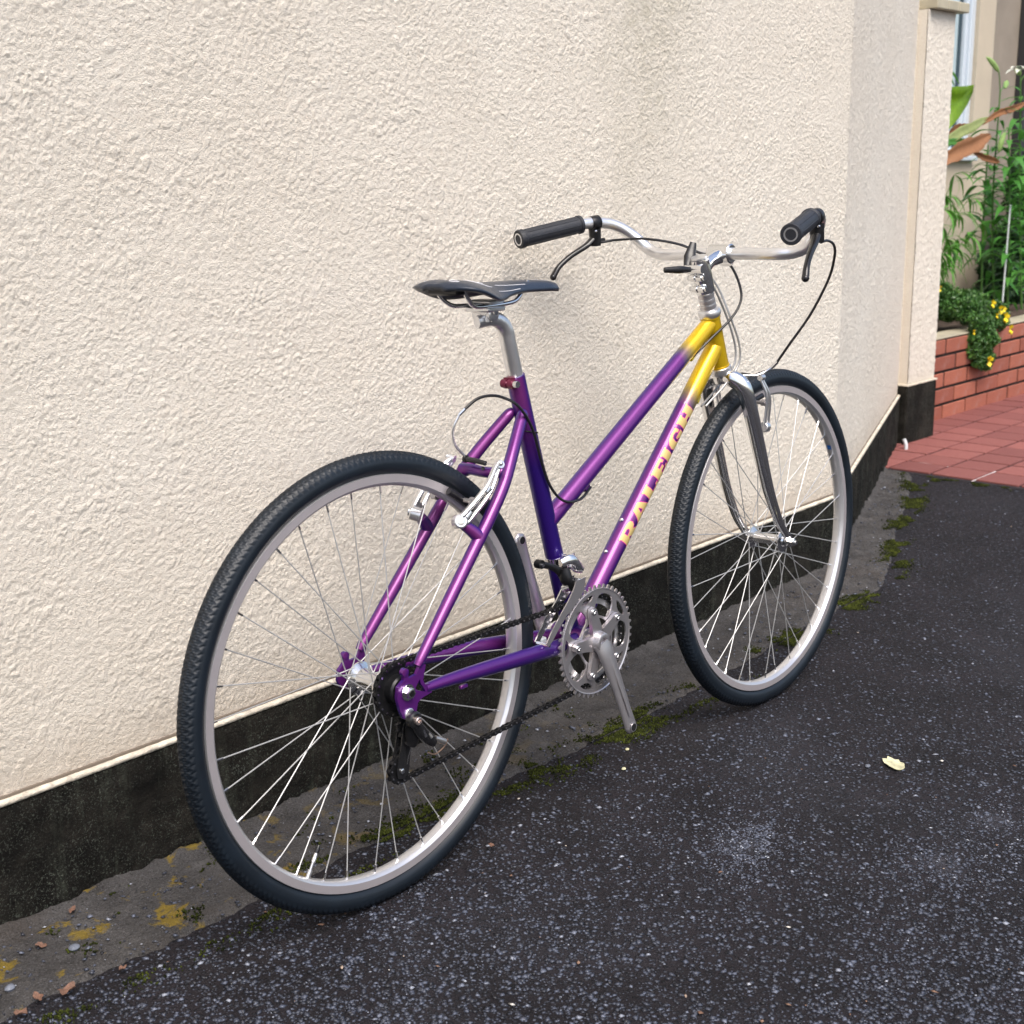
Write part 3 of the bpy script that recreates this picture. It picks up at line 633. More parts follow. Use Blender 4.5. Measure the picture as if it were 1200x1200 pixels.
link('planter_soil', grid('planter_soil', np.stack([sx0-4.3, sy0-1.21, .352+.012*perlin(sx0*14, sy0*14, 70)+.02*perlin(sx0*4, sy0*4, 71)], -1), MAT['soil']), planter)

# ------------------------------------------------------------------ house behind
house = empty('house', loc=(5.5, 2.0, 0), label='beige rendered house with a pale aluminium window behind the planter', cat='house')
def hb(mb): return loc_mb(mb, house)
HY = 1.93; WX1 = 6.215; WZ0 = 1.155
hb(MB().box((3.6, HY, 0), (6.42, HY+.2, WZ0-.001)).box((WX1+.001, HY, WZ0), (6.42, HY+.2, 3.4)).box((3.6, HY, WZ0), (4.2, HY+.2, 3.4)).box((4.201, HY, 2.6), (WX1, HY+.2, 3.4))).build('wall', MAT['house'], house, False)
hb(MB().box((6.421, HY+.08, 0), (9.5, HY+.3, 3.4))).build('return_wall', MAT['house_shaded'], house, False)
wf = hb(MB().box((WX1-.050, HY+.02, WZ0), (WX1, HY+.12, 2.6), .004).box((4.2, HY+.02, WZ0), (WX1-.051, HY+.12, WZ0+.04), .004).box((4.2, HY+.02, 2.55), (WX1-.051, HY+.12, 2.6), .004)).build('window', MAT['alu'], house, False)
hb(MB().box((WX1-.085, HY+.035, WZ0+.045), (WX1-.0515, HY+.10, 2.549), .003)).build('sash', MAT['alu'], wf, False)
hb(MB().box((WX1-.099, HY+.055, WZ0+.045), (WX1-.0855, HY+.09, 2.549))).build('seal', MAT['seal'], wf, False)
hb(MB().box((4.2, HY+.07, WZ0+.041), (WX1-.0995, HY+.078, 2.549))).build('pane', MAT['glass'], wf, False)
hb(MB().box((4.15, HY-.035, WZ0-.028), (WX1+.02, HY+.018, WZ0-.002), .004)).build('window_sill', MAT['alu'], house, False)
hb(MB().box((6.93, HY+.02, .0), (7.9, HY+.079, 2.9), .005)).build('dark_slab', MAT['dark'], house, False)  # plain dark slab for the dark area at the right end

# ------------------------------------------------------------------ plants
def leaf_mesh(name, L, W, mat, droop=.35, fold=.25, n=7, taper=.8, wave=0.0):
    """blade along +X from the origin, bending down, folded along the midrib"""
    vs = []; fs = []
    for i in range(n+1):
        t = i/n; a_ = -droop*t*t*1.6; x = L*t*math.cos(a_*.6); z = L*t*math.sin(a_); w = W*.5*(math.sin(PI*min(1, t**taper))**.85)+.0006
        zz = wave*math.sin(t*9)*W
        vs += [(x, w, z+w*fold+zz), (x, 0, z), (x, -w, z+w*fold-zz)]
    for i in range(n):
        for k in (0, 1): a0 = i*3+k; fs.append((a0, a0+1, a0+4, a0+3))
    me = bpy.data.meshes.new(name); me.from_pydata(vs, [], fs); me.materials.append(MAT[mat])
    for p in me.polygons: p.use_smooth = True
    return me
def put(me, name, parent, p, yaw, pitch, roll=0, s=1.0):
    o = link(name, me, parent); o.location = p; o.rotation_euler = (roll, -pitch, yaw); o.scale = (s, s, s); return o
lily_leaves = [leaf_mesh('leaf', L, W, 'lily', d) for L, W, d in ((.15, .036, .4), (.13, .040, .6), (.16, .032, .25))]
bud_me = MB().tube([(0, 0, 0), (.02, 0, .002), (.055, 0, .004), (.085, 0, .002), (.10, 0, -.002)], [.004, .011, .0135, .009, .002], 8, 3).mesh('bud', MAT['bud'])
def lily(base, top, label, nleaf, buds, seed, lo=.12, size=1.0):
    r = random.Random(seed); root = empty('lily', loc=base, label=label, cat='plant', group='lilies in the brick planter')
    d = Vector(top)-Vector(base); mid = d*.5+Vector((r.uniform(-.03, .03), r.uniform(-.02, .02), 0)); P = catmull([(0, 0, 0), mid, d], 12)
    MB().tube(P, [.0065, .005, .0035], 8).build('stem', MAT['stem'], root)
    for i in range(nleaf):
        t = lo+(1-lo)*(i/(nleaf-1))**.9*.97; q = P[min(len(P)-1, int(t*(len(P)-1)))]; a_ = i*2.4+r.uniform(-.3, .3)
        put(r.choice(lily_leaves), 'leaf', root, q, a_, r.uniform(.15, .75), 0, size*r.uniform(.7, 1.15)*(1.0 if t < .85 else .7))
    for (yw, pt, off) in buds:
        q = Vector(P[-1])+Vector(off); MB().tube([P[-1], (Vector(P[-1])+q)/2+Vector((0, 0, .01)), q], .0028, 6, 4).build('stalk', MAT['stem'], root)
        put(bud_me, 'bud', root, q, yw, pt)
    return root
z0 = .355
def B(u, v, y, z=z0): p = at(u, v, y); return (p.x, p.y, z)
t_ = at(1172, 108, 1.42)
lily(B(1166, 365, 1.42), t_, 'tall lily with two pale buds at its tip standing nearest the window', 40, [(2.6, .75, (-.03, 0, .09)), (.3, .35, (.05, 0, .02))], 1, .15)
t_ = at(1196, 95, 1.50)
lily(B(1197, 365, 1.50), t_, 'lily at the right edge of the photo with a white opening flower', 46, [(3.3, .2, (-.01, 0, .03)), (-.6, .1, (.03, -.02, .03))], 2, .1)
t_ = at(1158, 170, 1.55)
lily(B(1150, 365, 1.55), t_, 'shorter bushy lily left of the tall one, in front of the bare house wall', 40, [], 3, .35)
t_ = at(1182, 150, 1.36)
lily(B(1180, 375, 1.36), t_, 'lily between the two tallest stems with one pale hanging bud', 50, [(2.9, -1.2, (-.04, 0, -.02))], 4, .12, 1.05)
t_ = at(1202, 150, 1.62)
lily(B(1204, 375, 1.62), t_, 'dense dark lily furthest back at the right edge', 50, [], 5, .1, 1.1)
fl = empty('lily_flower', loc=at(1197, 82, 1.45), label='white lily flower half open at the right edge of the photo', cat='flower')
pt_me = leaf_mesh('petal', .09, .035, 'petal', .2, .3)
for i in range(5): put(pt_me, 'petal', fl, (0, 0, 0), 2.6+i*.35, .1+.25*(i % 2))
# fine palmate plant beside the pillar
def palmate(base, label, tips, seed):
    r = random.Random(seed); root = empty('bamboo_leaf_plant', loc=base, label=label, cat='plant')
    ms = [leaf_mesh('leaf', L, .015, 'palm', .5) for L in (.11, .13, .09)]
    b = Vector(base)
    for tp in tips:
        d = Vector(tp)-b; P = catmull([(0, 0, 0), d*.6+Vector((-.05, 0, .06)), d], 8); MB().tube(P, [.003, .0015], 6).build('twig', MAT['stem'], root)
        for k in range(3):
            q = P[-1-k*4]
            for i in range(r.choice((7, 8, 9))): put(r.choice(ms), 'leaf', root, q, r.uniform(-1.4, 1.4)-.6, r.uniform(-.9, .5), 0, r.uniform(.7, 1.1))
    return root
palmate(B(1085, 350, 1.45), 'light green plant with narrow finger-like leaves beside the pillar', [at(1118, 205, 1.42), at(1135, 232, 1.40), at(1150, 262, 1.42), at(1112, 290, 1.38), at(1122, 280, 1.44), at(1105, 245, 1.40)], 8)
# broad-leaved plant behind the pillar with withered leaves
gp_ = empty('broad_leaved_plant', loc=B(1090, 330, 1.55), label='broad-leaved plant reaching out from behind the pillar, half its leaves withered brown', cat='plant')
gb = Vector(gp_.location)
MB().tube([(0, 0, 0), (.02, 0, .4), (.0, 0, .75)], [.02, .015, .01], 10, 6).build('stem', MAT['stem'], gp_)
def blade(pts, W, mat, name='leaf', fold=.3, seed=0):
    r = random.Random(seed); P = catmull([Vector(p)-gb for p in pts], 8); n = len(P); vs = []; fs = []
    for i, p in enumerate(P):
        t = i/(n-1); T = (P[min(n-1, i+1)]-P[max(0, i-1)]).normalized(); S = T.cross(Vector((-.7, -.7, .1))).normalized(); w = W*.5*math.sin(PI*min(1, t*.93+.05))**.7+.001
        nn = S.cross(T); j = r.uniform(-.15, .15)*w*(mat != 'big')
        vs += [p+S*(w+j)+nn*w*fold, p+S*w*.5+nn*w*fold*.3, p, p-S*w*.5+nn*w*fold*.3, p-S*(w-j)+nn*w*fold]
    for i in range(n-1):
        for k_ in range(4): a0 = i*5+k_; fs.append((a0, a0+1, a0+6, a0+5))
    me = bpy.data.meshes.new(name); me.from_pydata([tuple(v) for v in vs], [], fs); me.materials.append(MAT[mat])
    for p in me.polygons: p.use_smooth = True
    o = link(name, me, gp_); md = o.modifiers.new('thickness', 'SOLIDIFY'); md.thickness = .0015; return o
bigp = [(1100, 166, 0), (1101, 120, .03), (1106, 104, .03), (1117, 101.5, .0), (1129, 101, -.01), (1141, 99.5, .0), (1140, 108, .01), (1134, 122, 0), (1124, 138, -.02), (1112, 152, -.02)]
P_ = [Vector(at(a_, b_, 1.44+c_))-gb for a_, b_, c_ in bigp]; cc = sum(P_, Vector())/len(P_)+Vector((.012, .012, 0))
me = bpy.data.meshes.new('leaf'); mid_ = [(p+cc)/2+Vector((.010, .010, 0)) for p in P_]; n_ = len(P_)
me.from_pydata([tuple(p) for p in P_+mid_+[cc]], [], [(i, (i+1) % n_, n_+(i+1) % n_, n_+i) for i in range(n_)]+[(n_+i, n_+(i+1) % n_, 2*n_) for i in range(n_)]); me.materials.append(MAT['big'])
for p in me.polygons: p.use_smooth = True
link('leaf', me, gp_).modifiers.new('thickness', 'SOLIDIFY').thickness = .0015
blade([at(1098, 180, 1.45), at(1118, 160, 1.42), at(1140, 148, 1.40), at(1158, 138, 1.40)], .045, 'pale', seed=2)
o_ = blade([at(1150, 146, 1.40), at(1170, 133, 1.39), at(1188, 127, 1.39), at(1203, 120, 1.39)], .03, 'dead', seed=3, fold=.8); o_['label'] = 'withered brown leaf tip'
o_ = blade([at(1098, 196, 1.40), at(1118, 180, 1.38), at(1140, 170, 1.38), at(1160, 158, 1.38)], .075, 'dead', seed=4, fold=.7); o_['label'] = 'withered orange-brown leaf'
o_ = blade([at(1138, 176, 1.38), at(1150, 184, 1.37), at(1162, 188, 1.37), at(1171, 190, 1.37)], .03, 'dead', seed=5, fold=.7); o_['label'] = 'small withered leaf tip'
blade([at(1095, 172, 1.42), at(1112, 167, 1.41), at(1128, 166, 1.41), at(1142, 167, 1.41)], .03, 'lily', seed=6)
o_ = blade([at(1104, 168, 1.46), at(1118, 152, 1.45), at(1130, 149, 1.45), at(1146, 146, 1.45)], .03, 'dead', seed=7, fold=.8)
blade([at(1090, 120, 1.5), at(1106, 88, 1.48), at(1116, 86, 1.47), at(1124, 98, 1.47)], .012, 'palm', seed=8)
blade([at(1090, 118, 1.5), at(1104, 86, 1.48), at(1112, 88, 1.47), at(1118, 100, 1.47)], .010, 'palm', seed=9)
# leaf cloud: many small leaf triangles in an uneven volume
def leafcloud(name, blobs, n, size, mat, parent, **kw):
    C_ = []; tn = []
    for (c, r, w) in blobs:
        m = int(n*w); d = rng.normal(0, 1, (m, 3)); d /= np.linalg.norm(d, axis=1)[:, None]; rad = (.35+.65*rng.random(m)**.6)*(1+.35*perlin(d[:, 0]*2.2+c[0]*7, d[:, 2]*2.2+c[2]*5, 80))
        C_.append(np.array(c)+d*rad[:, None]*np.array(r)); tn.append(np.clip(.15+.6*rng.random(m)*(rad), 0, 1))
    C_ = np.concatenate(C_); tn = np.concatenate(tn); m = len(C_)
    A = rng.normal(0, 1, (m, 3)); A /= np.linalg.norm(A, axis=1)[:, None]; Bv = np.cross(A, rng.normal(0, 1, (m, 3))); Bv /= np.linalg.norm(Bv, axis=1)[:, None]
    s_ = size*(.6+.8*rng.random(m))[:, None]
    V = np.stack([C_-A*s_, C_+Bv*s_*.32, C_+A*s_, C_-Bv*s_*.32], 1).reshape(-1, 3)
    F = np.arange(m*4).reshape(m, 4)
    return link(name, npmesh(name, V, F, MAT[mat], False, tint=tn), parent, **kw)
def rel(p, o): return tuple(Vector(p)-Vector(o.location))
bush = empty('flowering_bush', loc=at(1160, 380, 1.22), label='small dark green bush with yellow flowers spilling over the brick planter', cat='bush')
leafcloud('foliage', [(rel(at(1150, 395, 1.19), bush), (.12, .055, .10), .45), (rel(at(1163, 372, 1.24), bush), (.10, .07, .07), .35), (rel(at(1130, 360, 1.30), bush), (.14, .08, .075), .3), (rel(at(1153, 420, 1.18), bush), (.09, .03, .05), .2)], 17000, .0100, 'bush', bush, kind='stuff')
def flower(p, s_, parent, nm='flower', mat='yellow'):
    mb = MB()
    for i in range(5):
        a_ = i*1.2566+random.random(); d = Vector((-.55*math.sin(.3), 0, 0))+Vector((.45*math.cos(a_)*.6, -.25, math.sin(a_))).normalized()
        S = d.cross(Vector((-.7, -.7, .2))).normalized(); p0 = Vector(p); mb.add([p0, p0+d*s_*.6+S*s_*.42, p0+d*s_+Vector((-.004, -.004, 0)), p0+d*s_*.6-S*s_*.42], [(0, 1, 2, 3)])
    return mb.build(nm, MAT[mat], parent, False)
for (u_, v_, s_) in [(1163, 356, .020), (1172, 363, .022), (1178, 372, .026), (1184, 386, .024), (1159, 423, .026), (1168, 370, .013), (1141, 389, .012), (1101, 338, .014), (1176, 362, .016)]:
    flower(rel(at(u_, v_, 1.135 if v_ > 380 else 1.16), bush), s_, bush)
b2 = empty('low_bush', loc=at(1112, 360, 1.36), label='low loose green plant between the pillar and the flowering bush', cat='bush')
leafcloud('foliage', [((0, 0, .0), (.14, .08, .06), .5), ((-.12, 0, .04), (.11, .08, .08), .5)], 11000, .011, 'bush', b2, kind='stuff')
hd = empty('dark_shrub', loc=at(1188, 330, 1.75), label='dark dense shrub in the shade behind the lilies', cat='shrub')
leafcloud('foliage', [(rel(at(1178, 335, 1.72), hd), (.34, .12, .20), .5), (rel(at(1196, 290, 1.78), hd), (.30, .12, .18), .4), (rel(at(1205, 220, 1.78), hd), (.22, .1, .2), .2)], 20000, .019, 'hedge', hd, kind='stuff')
sp = at(1173, 375, 1.33); st_ = at(1184, 240, 1.33)
MB().tube([(sp.x, sp.y, .34), (st_.x, st_.y, st_.z)], .0045, 8).build('plant_stake', MAT['stake'], None, label='thin pale stake supporting the lilies', cat='stake')

# ================================================================== BICYCLE
Ro = .3503
bike = empty('bicycle', loc=(0, 0, 0), label='purple bicycle with yellow head tube and silver wheels standing beside the wall', cat='bicycle')
bike.rotation_euler = (-.0295, 0, 0)
HA = math.radians(72); STEER = .0195+.0
FA = Vector((1.0577, 0, .3364)); FU = Vector((-math.cos(HA), 0, math.sin(HA)))
FORK = Matrix.Translation(FA) @ Matrix.Rotation(STEER, 4, FU) @ Matrix.Translation(-FA)
FC = FORK @ Vector((1.1005, 0, Ro))
def FMB(): m = MB(); m.X = FORK; return m
BBc = Vector((.4601, 0, .3064)); ST = Vector((.3346, 0, .776)); HT0 = Vector((.8889, 0, .8262)); HT1 = Vector((.9214, 0, .7263))
hu = (HT0-HT1).normalized(); su = (ST-BBc).normalized()
# ---- frame
fr = MB(); fr.lathe([(.0185, -.034), (.0205, -.033), (.0205, .033), (.0185, .034)], BBc, (0, 1, 0), 28)
frame = fr.build('frame', MAT['paint'], bike)
MB().tube([HT1, HT1+hu*.004, HT1+hu*.0045, HT0-hu*.0045, HT0-hu*.004, HT0], [.0195, .0195, .0182, .0182, .0195, .0195], 28).build('head_tube', MAT['paintf'], frame)
TTa = HT0-hu*.012; TTb = BBc+su*.222
MB().tube([TTa, TTb], .0158, 26).build('top_tube', MAT['paintf'], frame)
DTa = HT0-hu*.060; DTb = BBc
du = (DTa-BBc).normalized(); DTR = .0172
MB().tube([BBc+du*.012, DTa], DTR, 28).build('down_tube', MAT['paintf'], frame)
MB().tube([BBc, ST], .0158, 28).build('seat_tube', MAT['painti'], frame)
MB().tube([ST-su*.012+Vector((-.020, -.012, 0)), ST-su*.012+Vector((-.020, -.002, 0))], .0072, 14).tube([ST-su*.012+Vector((-.020, .002, 0)), ST-su*.012+Vector((-.020, .012, 0))], .0072, 14).box(tuple(ST-su*.018+Vector((-.022, -.009, -.002))), tuple(ST-su*.006+Vector((-.008, .010, .004)))).build('seat_collar', simple('collar_paint', (.16, .018, .05), .35, .4), frame)
MB().tube([ST-su*.012+Vector((-.020, -.019, 0)), ST-su*.012+Vector((-.020, .016, 0))], .0042, 12).tube([ST-su*.012+Vector((-.020, -.0205, 0)), ST-su*.012+Vector((-.020, -.0125, 0))], .0055, 12).build('collar_bolt', MAT['steel'], frame)
for s in (-1, 1):
    top = ST-su*.062+Vector((-.004, s*.012, 0))
    MB().tube([(.3375, s*.0130, .7150), (.329, s*.0160, .7085), (.280, s*.0370, .6580), (.243, s*.0500, .6160), (.203, s*.0555, .5730), (.180, s*.0567, .5483), (.105, s*.0602, .4677), (.040, s*.0634, .3978), (.026, s*.0641, .3828)], [.0075, .0098, .0102, .0103, .0103, .0103, .0100, .0082, .0062], 20, 6).build('seat_stay', MAT['paint'], frame)
    MB().tube([BBc+Vector((-.008, s*.021, -.002)), (.390, s*.034, .311), (.300, s*.046, .322), (.18, s*.056, .334), (.095, s*.0605, .341), (.040, s*.0635, .344)], [.0140, .0140, .0138, .0122, .0098, .0070], 20, 6, flat=[.8, .75, .8, .95, 1]).build('chain_stay', MAT['paint'], frame)
    # dropout plate
    poly = [(.050, .336), (.047, .350), (.037, .352), (.033, .360), (.040, .382), (.030, .388), (.020, .372), (-.006, .372), (-.018, .362), (-.021, .346), (-.015, .333), (-.002, .327), (.018, .328), (.030, .333)]
    d_ = MB(); hole = [(.012+.0, .344), (.024, .342), (.020, .352), (.016, .358)]
    if s < 0: poly = [(.050, .336), (.047, .350), (.037, .352), (.033, .360), (.040, .382), (.030, .388), (.020, .372), (-.006, .370), (-.018, .362), (-.021, .346), (-.016, .325), (-.010, .312), (.004, .308), (.016, .313), (.020, .328), (.030, .333)]
    d_.prism(poly, s*.0655-.0028, s*.0655+.0028, [[(.0165, .3520), (.0200, .3475), (.0370, .3405), (.0335, .3480), (.0275, .3560), (.0270, .3640)]])
    d_.lathe([(.0045, -.004), (.0065, -.0035), (.0065, .0035), (.0045, .004)], (-.002, s*.0655, .381), (0, 1, 0), 14).box((-.006, s*.0655-.0026, .368), (.004, s*.0655+.0026, .378))
    d_.build('dropout', MAT['paint'], frame)
    MB().tube([(.1535, s*.054, .571), (.1535, s*.043, .571)] if 0 else [(.176, s*.056, .549), (.166, s*.052, .560), (.154, s*.047, .571)], [.0110, .0100, .0085], 12).build('brake_boss', MAT['paint'], frame)
MB().tube([bk(594, 553, -.042), bk(580, 554, -.028), bk(566, 553, -.004), bk(552, 550, .024), bk(542, 551, .043)], [.0095, .0088, .0088, .0092, .0120], 18, 5).build('stay_bridge', MAT['paint'], frame)
MB().lathe([(.0030, -.0010), (.0030, .0010)], bk(566, 549, -.013), (-.75, -.6, .3), 12).build('bridge_hole', MAT['hole'], frame)
MB().tube([(.385, -.030, .311), (.385, .030, .311)], .0065, 12).build('chainstay_bridge', MAT['paint'], frame)
for s_ in (.2307, .163): MB().sphere(BBc+du*s_+Vector((-du.z, 0, du.x))*(DTR+.0002), .0042, 10).build('bottle_bolt', MAT['steel'], frame)
# cable stops
def stop(p, d, mat='paintf', L=.014):
    d = Vector(d).normalized(); p = Vector(p); return MB().tube([p-d*L/2, p+d*L/2], .0042, 10).tube([p-d*L*.5, p-d*L*.1], .0050, 10).build('cable_stop', MAT[mat] if mat in MAT else mat, frame)
tu = (TTa-TTb).normalized(); tdown = Vector((tu.z, 0, -tu.x))
ystop = simple('stop_yellow', (.62, .50, .02), .35, .3)
stop(TTa-tu*.085+tdown*.0195, tu, ystop); stop(TTb+tu*.112+tdown*.0195, tu, 'paint')
nd = Vector((.7363, 0, -.6766)); stop(DTa-du*.115+nd*.019+Vector((0, -.004, 0)), du, ystop)
MB().box((.118, -.0625, .3185), (.134, -.0565, .3245), .001).build('cable_stop', MAT['paint'], frame)
# lettering on the down tube, wrapped round it
GL = {
 'R': (.95, [[(0, 0), (.36, 0), (.36, .36), (.42, .36), (.60, 0), (1, 0), (.76, .42), (.90, .52), (.95, .68), (.93, .86), (.82, .96), (.62, 1), (0, 1), (0, .9), (.05, .9), (.05, .1), (0, .1)], [(.34, .54), (.54, .55), (.62, .64), (.62, .75), (.54, .84), (.34, .85)]]),
 'A': (1.0, [[(0, 0), (.38, 0), (.36, .1), (.42, .22), (.62, .22), (.66, .1), (.64, 0), (1.06, 0), (1.0, .1), (.72, 1), (.30, 1), (.04, .1)], [(.42, .38), (.62, .38), (.55, .74), (.49, .74)]]),
 'L': (.78, [[(0, 0), (.82, 0), (.86, .36), (.74, .36), (.70, .2), (.40, .2), (.40, .9), (.46, .92), (.46, 1), (0, 1), (0, .92), (.05, .9), (.05, .1), (0, .08)]]),
 'E': (.80, [[(0, 0), (.84, 0), (.86, .34), (.76, .34), (.72, .19), (.42, .19), (.42, .41), (.66, .41), (.66, .60), (.42, .60), (.42, .81), (.70, .81), (.74, .68), (.84, .68), (.82, 1), (0, 1), (0, .92), (.05, .9), (.05, .1), (0, .08)]]),
 'I': (.46, [[(0, 0), (.46, 0), (.46, .08), (.41, .1), (.41, .9), (.46, .92), (.46, 1), (0, 1), (0, .92), (.05, .9), (.05, .1), (0, .08)]]),
 'G': (.92, [[(.50, 0), (.70, .03), (.92, .12), (.92, .52), (.52, .52), (.52, .38), (.62, .36), (.62, .2), (.52, .18), (.40, .26), (.36, .5), (.40, .76), (.54, .84), (.70, .78), (.76, .64), (.86, .64), (.86, .96), (.70, .96), (.50, 1), (.24, .95), (.06, .76), (0, .5), (.06, .22), (.24, .04)]]),
 'H': (1.0, [[(0, 0), (.44, 0), (.44, .08), (.40, .1), (.40, .40), (.62, .40), (.62, .1), (.58, .08), (.58, 0), (1.02, 0), (1.02, .08), (.97, .1), (.97, .9), (1.02, .92), (1.02, 1), (.58, 1), (.58, .92), (.62, .9), (.62, .6), (.40, .6), (.40, .9), (.44, .92), (.44, 1), (0, 1), (0, .92), (.05, .9), (.05, .1), (0, .08)]]),
}
side_dir = Vector((0, -1, 0)); up_dir = Vector((-du.z, 0, du.x))
def wrap(name, loops, s0, w, h, v0, mat, r, parent):
    """glyph loops in unit units -> along tube s0 + x*w, across v0 + y*h (metres of arc)"""
    FV, FT = fill([[(s0+p[0]*w, v0+p[1]*h) for p in lp] for lp in loops])
    bm = bmesh.new(); V = [bm.verts.new((*p, 0)) for p in FV]
    for t in FT:
        try: bm.faces.new([V[i] for i in t])
        except ValueError: pass
    for kk in range(1, 14):
        yy = v0+h*(-.1+kk*1.2/14); bmesh.ops.bisect_plane(bm, geom=bm.verts[:]+bm.edges[:]+bm.faces[:], plane_co=(0, yy, 0), plane_no=(0, 1, 0))
    for v_ in bm.verts:
        s_, a_ = v_.co.x, v_.co.y/DTR; v_.co = BBc+du*s_+(side_dir*math.cos(a_)+up_dir*math.sin(a_))*r
    bmesh.ops.recalc_face_normals(bm, faces=bm.faces)
    for f in bm.faces: f.smooth = False
    me = bpy.data.meshes.new(name); bm.to_mesh(me); bm.free(); me.materials.append(MAT[mat]); return link(name, me, parent)
def outline(loops, s0, w, h, v0, t):
    """a band of half-width t round every loop, as one mesh of quads"""
    out = []
    for lp in loops:
        P = [Vector((s0+p[0]*w, v0+p[1]*h)) for p in lp]; n = len(P)
        for i in range(n):
            a_, b_ = P[i], P[(i+1) % n]; d = (b_-a_)
            if d.length < 1e-6: continue
            d.normalize(); m_ = Vector((-d.y, d.x))*t; e0, e1 = a_-d*t, b_+d*t; out.append([(e0+m_), (e1+m_), (e1-m_), (e0-m_)])
    return out
s_ = .192; HH = .0262; V0 = -.0106; unit = .0462
for ch in 'RALEIGH':
    w_, loops = GL[ch]
    bm = bmesh.new()
    for q in outline(loops, s_, unit, HH, V0, .0013):
        bm.faces.new([bm.verts.new((p.x, p.y, 0)) for p in q])
    for kk in range(0, 16): bmesh.ops.bisect_plane(bm, geom=bm.verts[:]+bm.edges[:]+bm.faces[:], plane_co=(0, V0+HH*(-.08+kk*1.16/15), 0), plane_no=(0, 1, 0))
    for v_ in bm.verts:
        a_ = v_.co.y/DTR; v_.co = BBc+du*v_.co.x+(side_dir*math.cos(a_)+up_dir*math.sin(a_))*(DTR+.00012)
    me = bpy.data.meshes.new('letter_outline'); bm.to_mesh(me); bm.free(); me.materials.append(MAT['magenta']); link('letter_outline', me, frame)
    wrap('letter', loops, s_, unit, HH, V0, 'gold', DTR+.00028, frame)
    s_ += unit*w_+.0050
# registered mark: ring with a small r, white
rg = [circle(.0, .0, .0028, 14), circle(.0, .0, .0021, 14)]
wrap('registered_mark', rg, s_-.004, 1, 1, .0175, 'white', DTR+.0002, frame)
wrap('registered_mark', [[(-.0008, -.001), (-.0003, -.001), (-.0003, 0), (.0006, -.001), (.0011, -.001), (.0003, .0002), (.0008, .001), (-.0008, .001)]], s_-.004, 1, 1, .0175, 'white', DTR+.0003, frame)

# ---- wheels
def tyre_mesh():
    nu, nv = 1760, 44; R, r = .3321, .0182
    U, Vv = np.meshgrid(np.arange(nu)/nu, np.arange(nv)/nv, indexing='ij'); bt = (Vv-.5)*2*PI        # bt=0 outer crown
    sarc = U*2*PI*(R+r); nper = 200
    v = bt/math.radians(62); ph = U*nper; tri = lambda x: np.abs((x % 1)-.5)*2
    g = np.ones_like(v)
    for c_, amp, wd, po in ((-.72, .07, .045, 0), (-.36, .09, .05, .5), (0, .09, .045, 0), (.36, .09, .05, .5), (.72, .07, .045, 0)):
        d = np.abs(v-(c_+amp*(tri(ph+po)-.5)*2)); g = np.minimum(g, sstep(wd*.5, wd*1.5, d))
    # slanting cuts between the zigzag ribs
    cut = np.abs(((ph+np.abs(v)*2.4) % 1)-.5); g = np.minimum(g, np.maximum(sstep(.06, .16, cut)*.85+.15, (np.abs(v) < .12)))
    g = np.clip(g, 0, 1); tread = sstep(1.05, .97, np.abs(v))
    h = (g*.0021)*tread+.0004*np.exp(-((np.abs(bt)-1.5)/.05)**2)+.0003*np.exp(-((np.abs(bt)-2.0)/.04)**2)
    rr = r-.0018+h*1.0+.0008*(1-tread)
    rho = R+rr*np.cos(bt); th = U*2*PI; yy = rr*np.sin(bt)*.98
    P = np.stack([rho*np.cos(th), yy, rho*np.sin(th)], -1)
    me = grid('tyre', P, MAT['rubber'], True, True, True)
    return me
tyre_me = tyre_mesh()
def rim_mesh():
    prof = [(.3165, -.0125), (.3172, -.0112), (.3172, .0112), (.3165, .0125), (.3045, .0125), (.3035, .0118), (.3000, .0078), (.2992, .0060), (.2992, -.0060), (.3000, -.0078), (.3035, -.0118), (.3045, -.0125)]
    mb = MB().lathe([(r_, y) for r_, y in prof], (0, 0, 0), (0, 1, 0), 160, closed=True); me = mb.mesh('rim', MAT['rim'], True, 30); me.materials.append(MAT['rimside'])
    for p in me.polygons:
        c = p.center; rr = math.hypot(c.x, c.z)
        if abs(c.y) > .01235 and .3040 < rr < .3170: p.material_index = 1
    return me
rim_me = rim_mesh()
def spoke_geo(k, yfl, rfl, crossing, rim_ang0):
    """one spoke from hub flange to rim nipple"""
    side = 1 if k % 2 else -1; j = k//2; a_rim = rim_ang0+2*PI*k/36; sgn = 1 if j % 2 else -1
    a_hub = a_rim+sgn*math.radians(62); yf = side*yfl[0 if side < 0 else 1]+sgn*side*.0012
    h = Vector((rfl*math.cos(a_hub), yf, rfl*math.sin(a_hub))); rm = Vector((.3000*math.cos(a_rim), side*.0025, .3000*math.sin(a_rim)))
    return h, rm, side, sgn
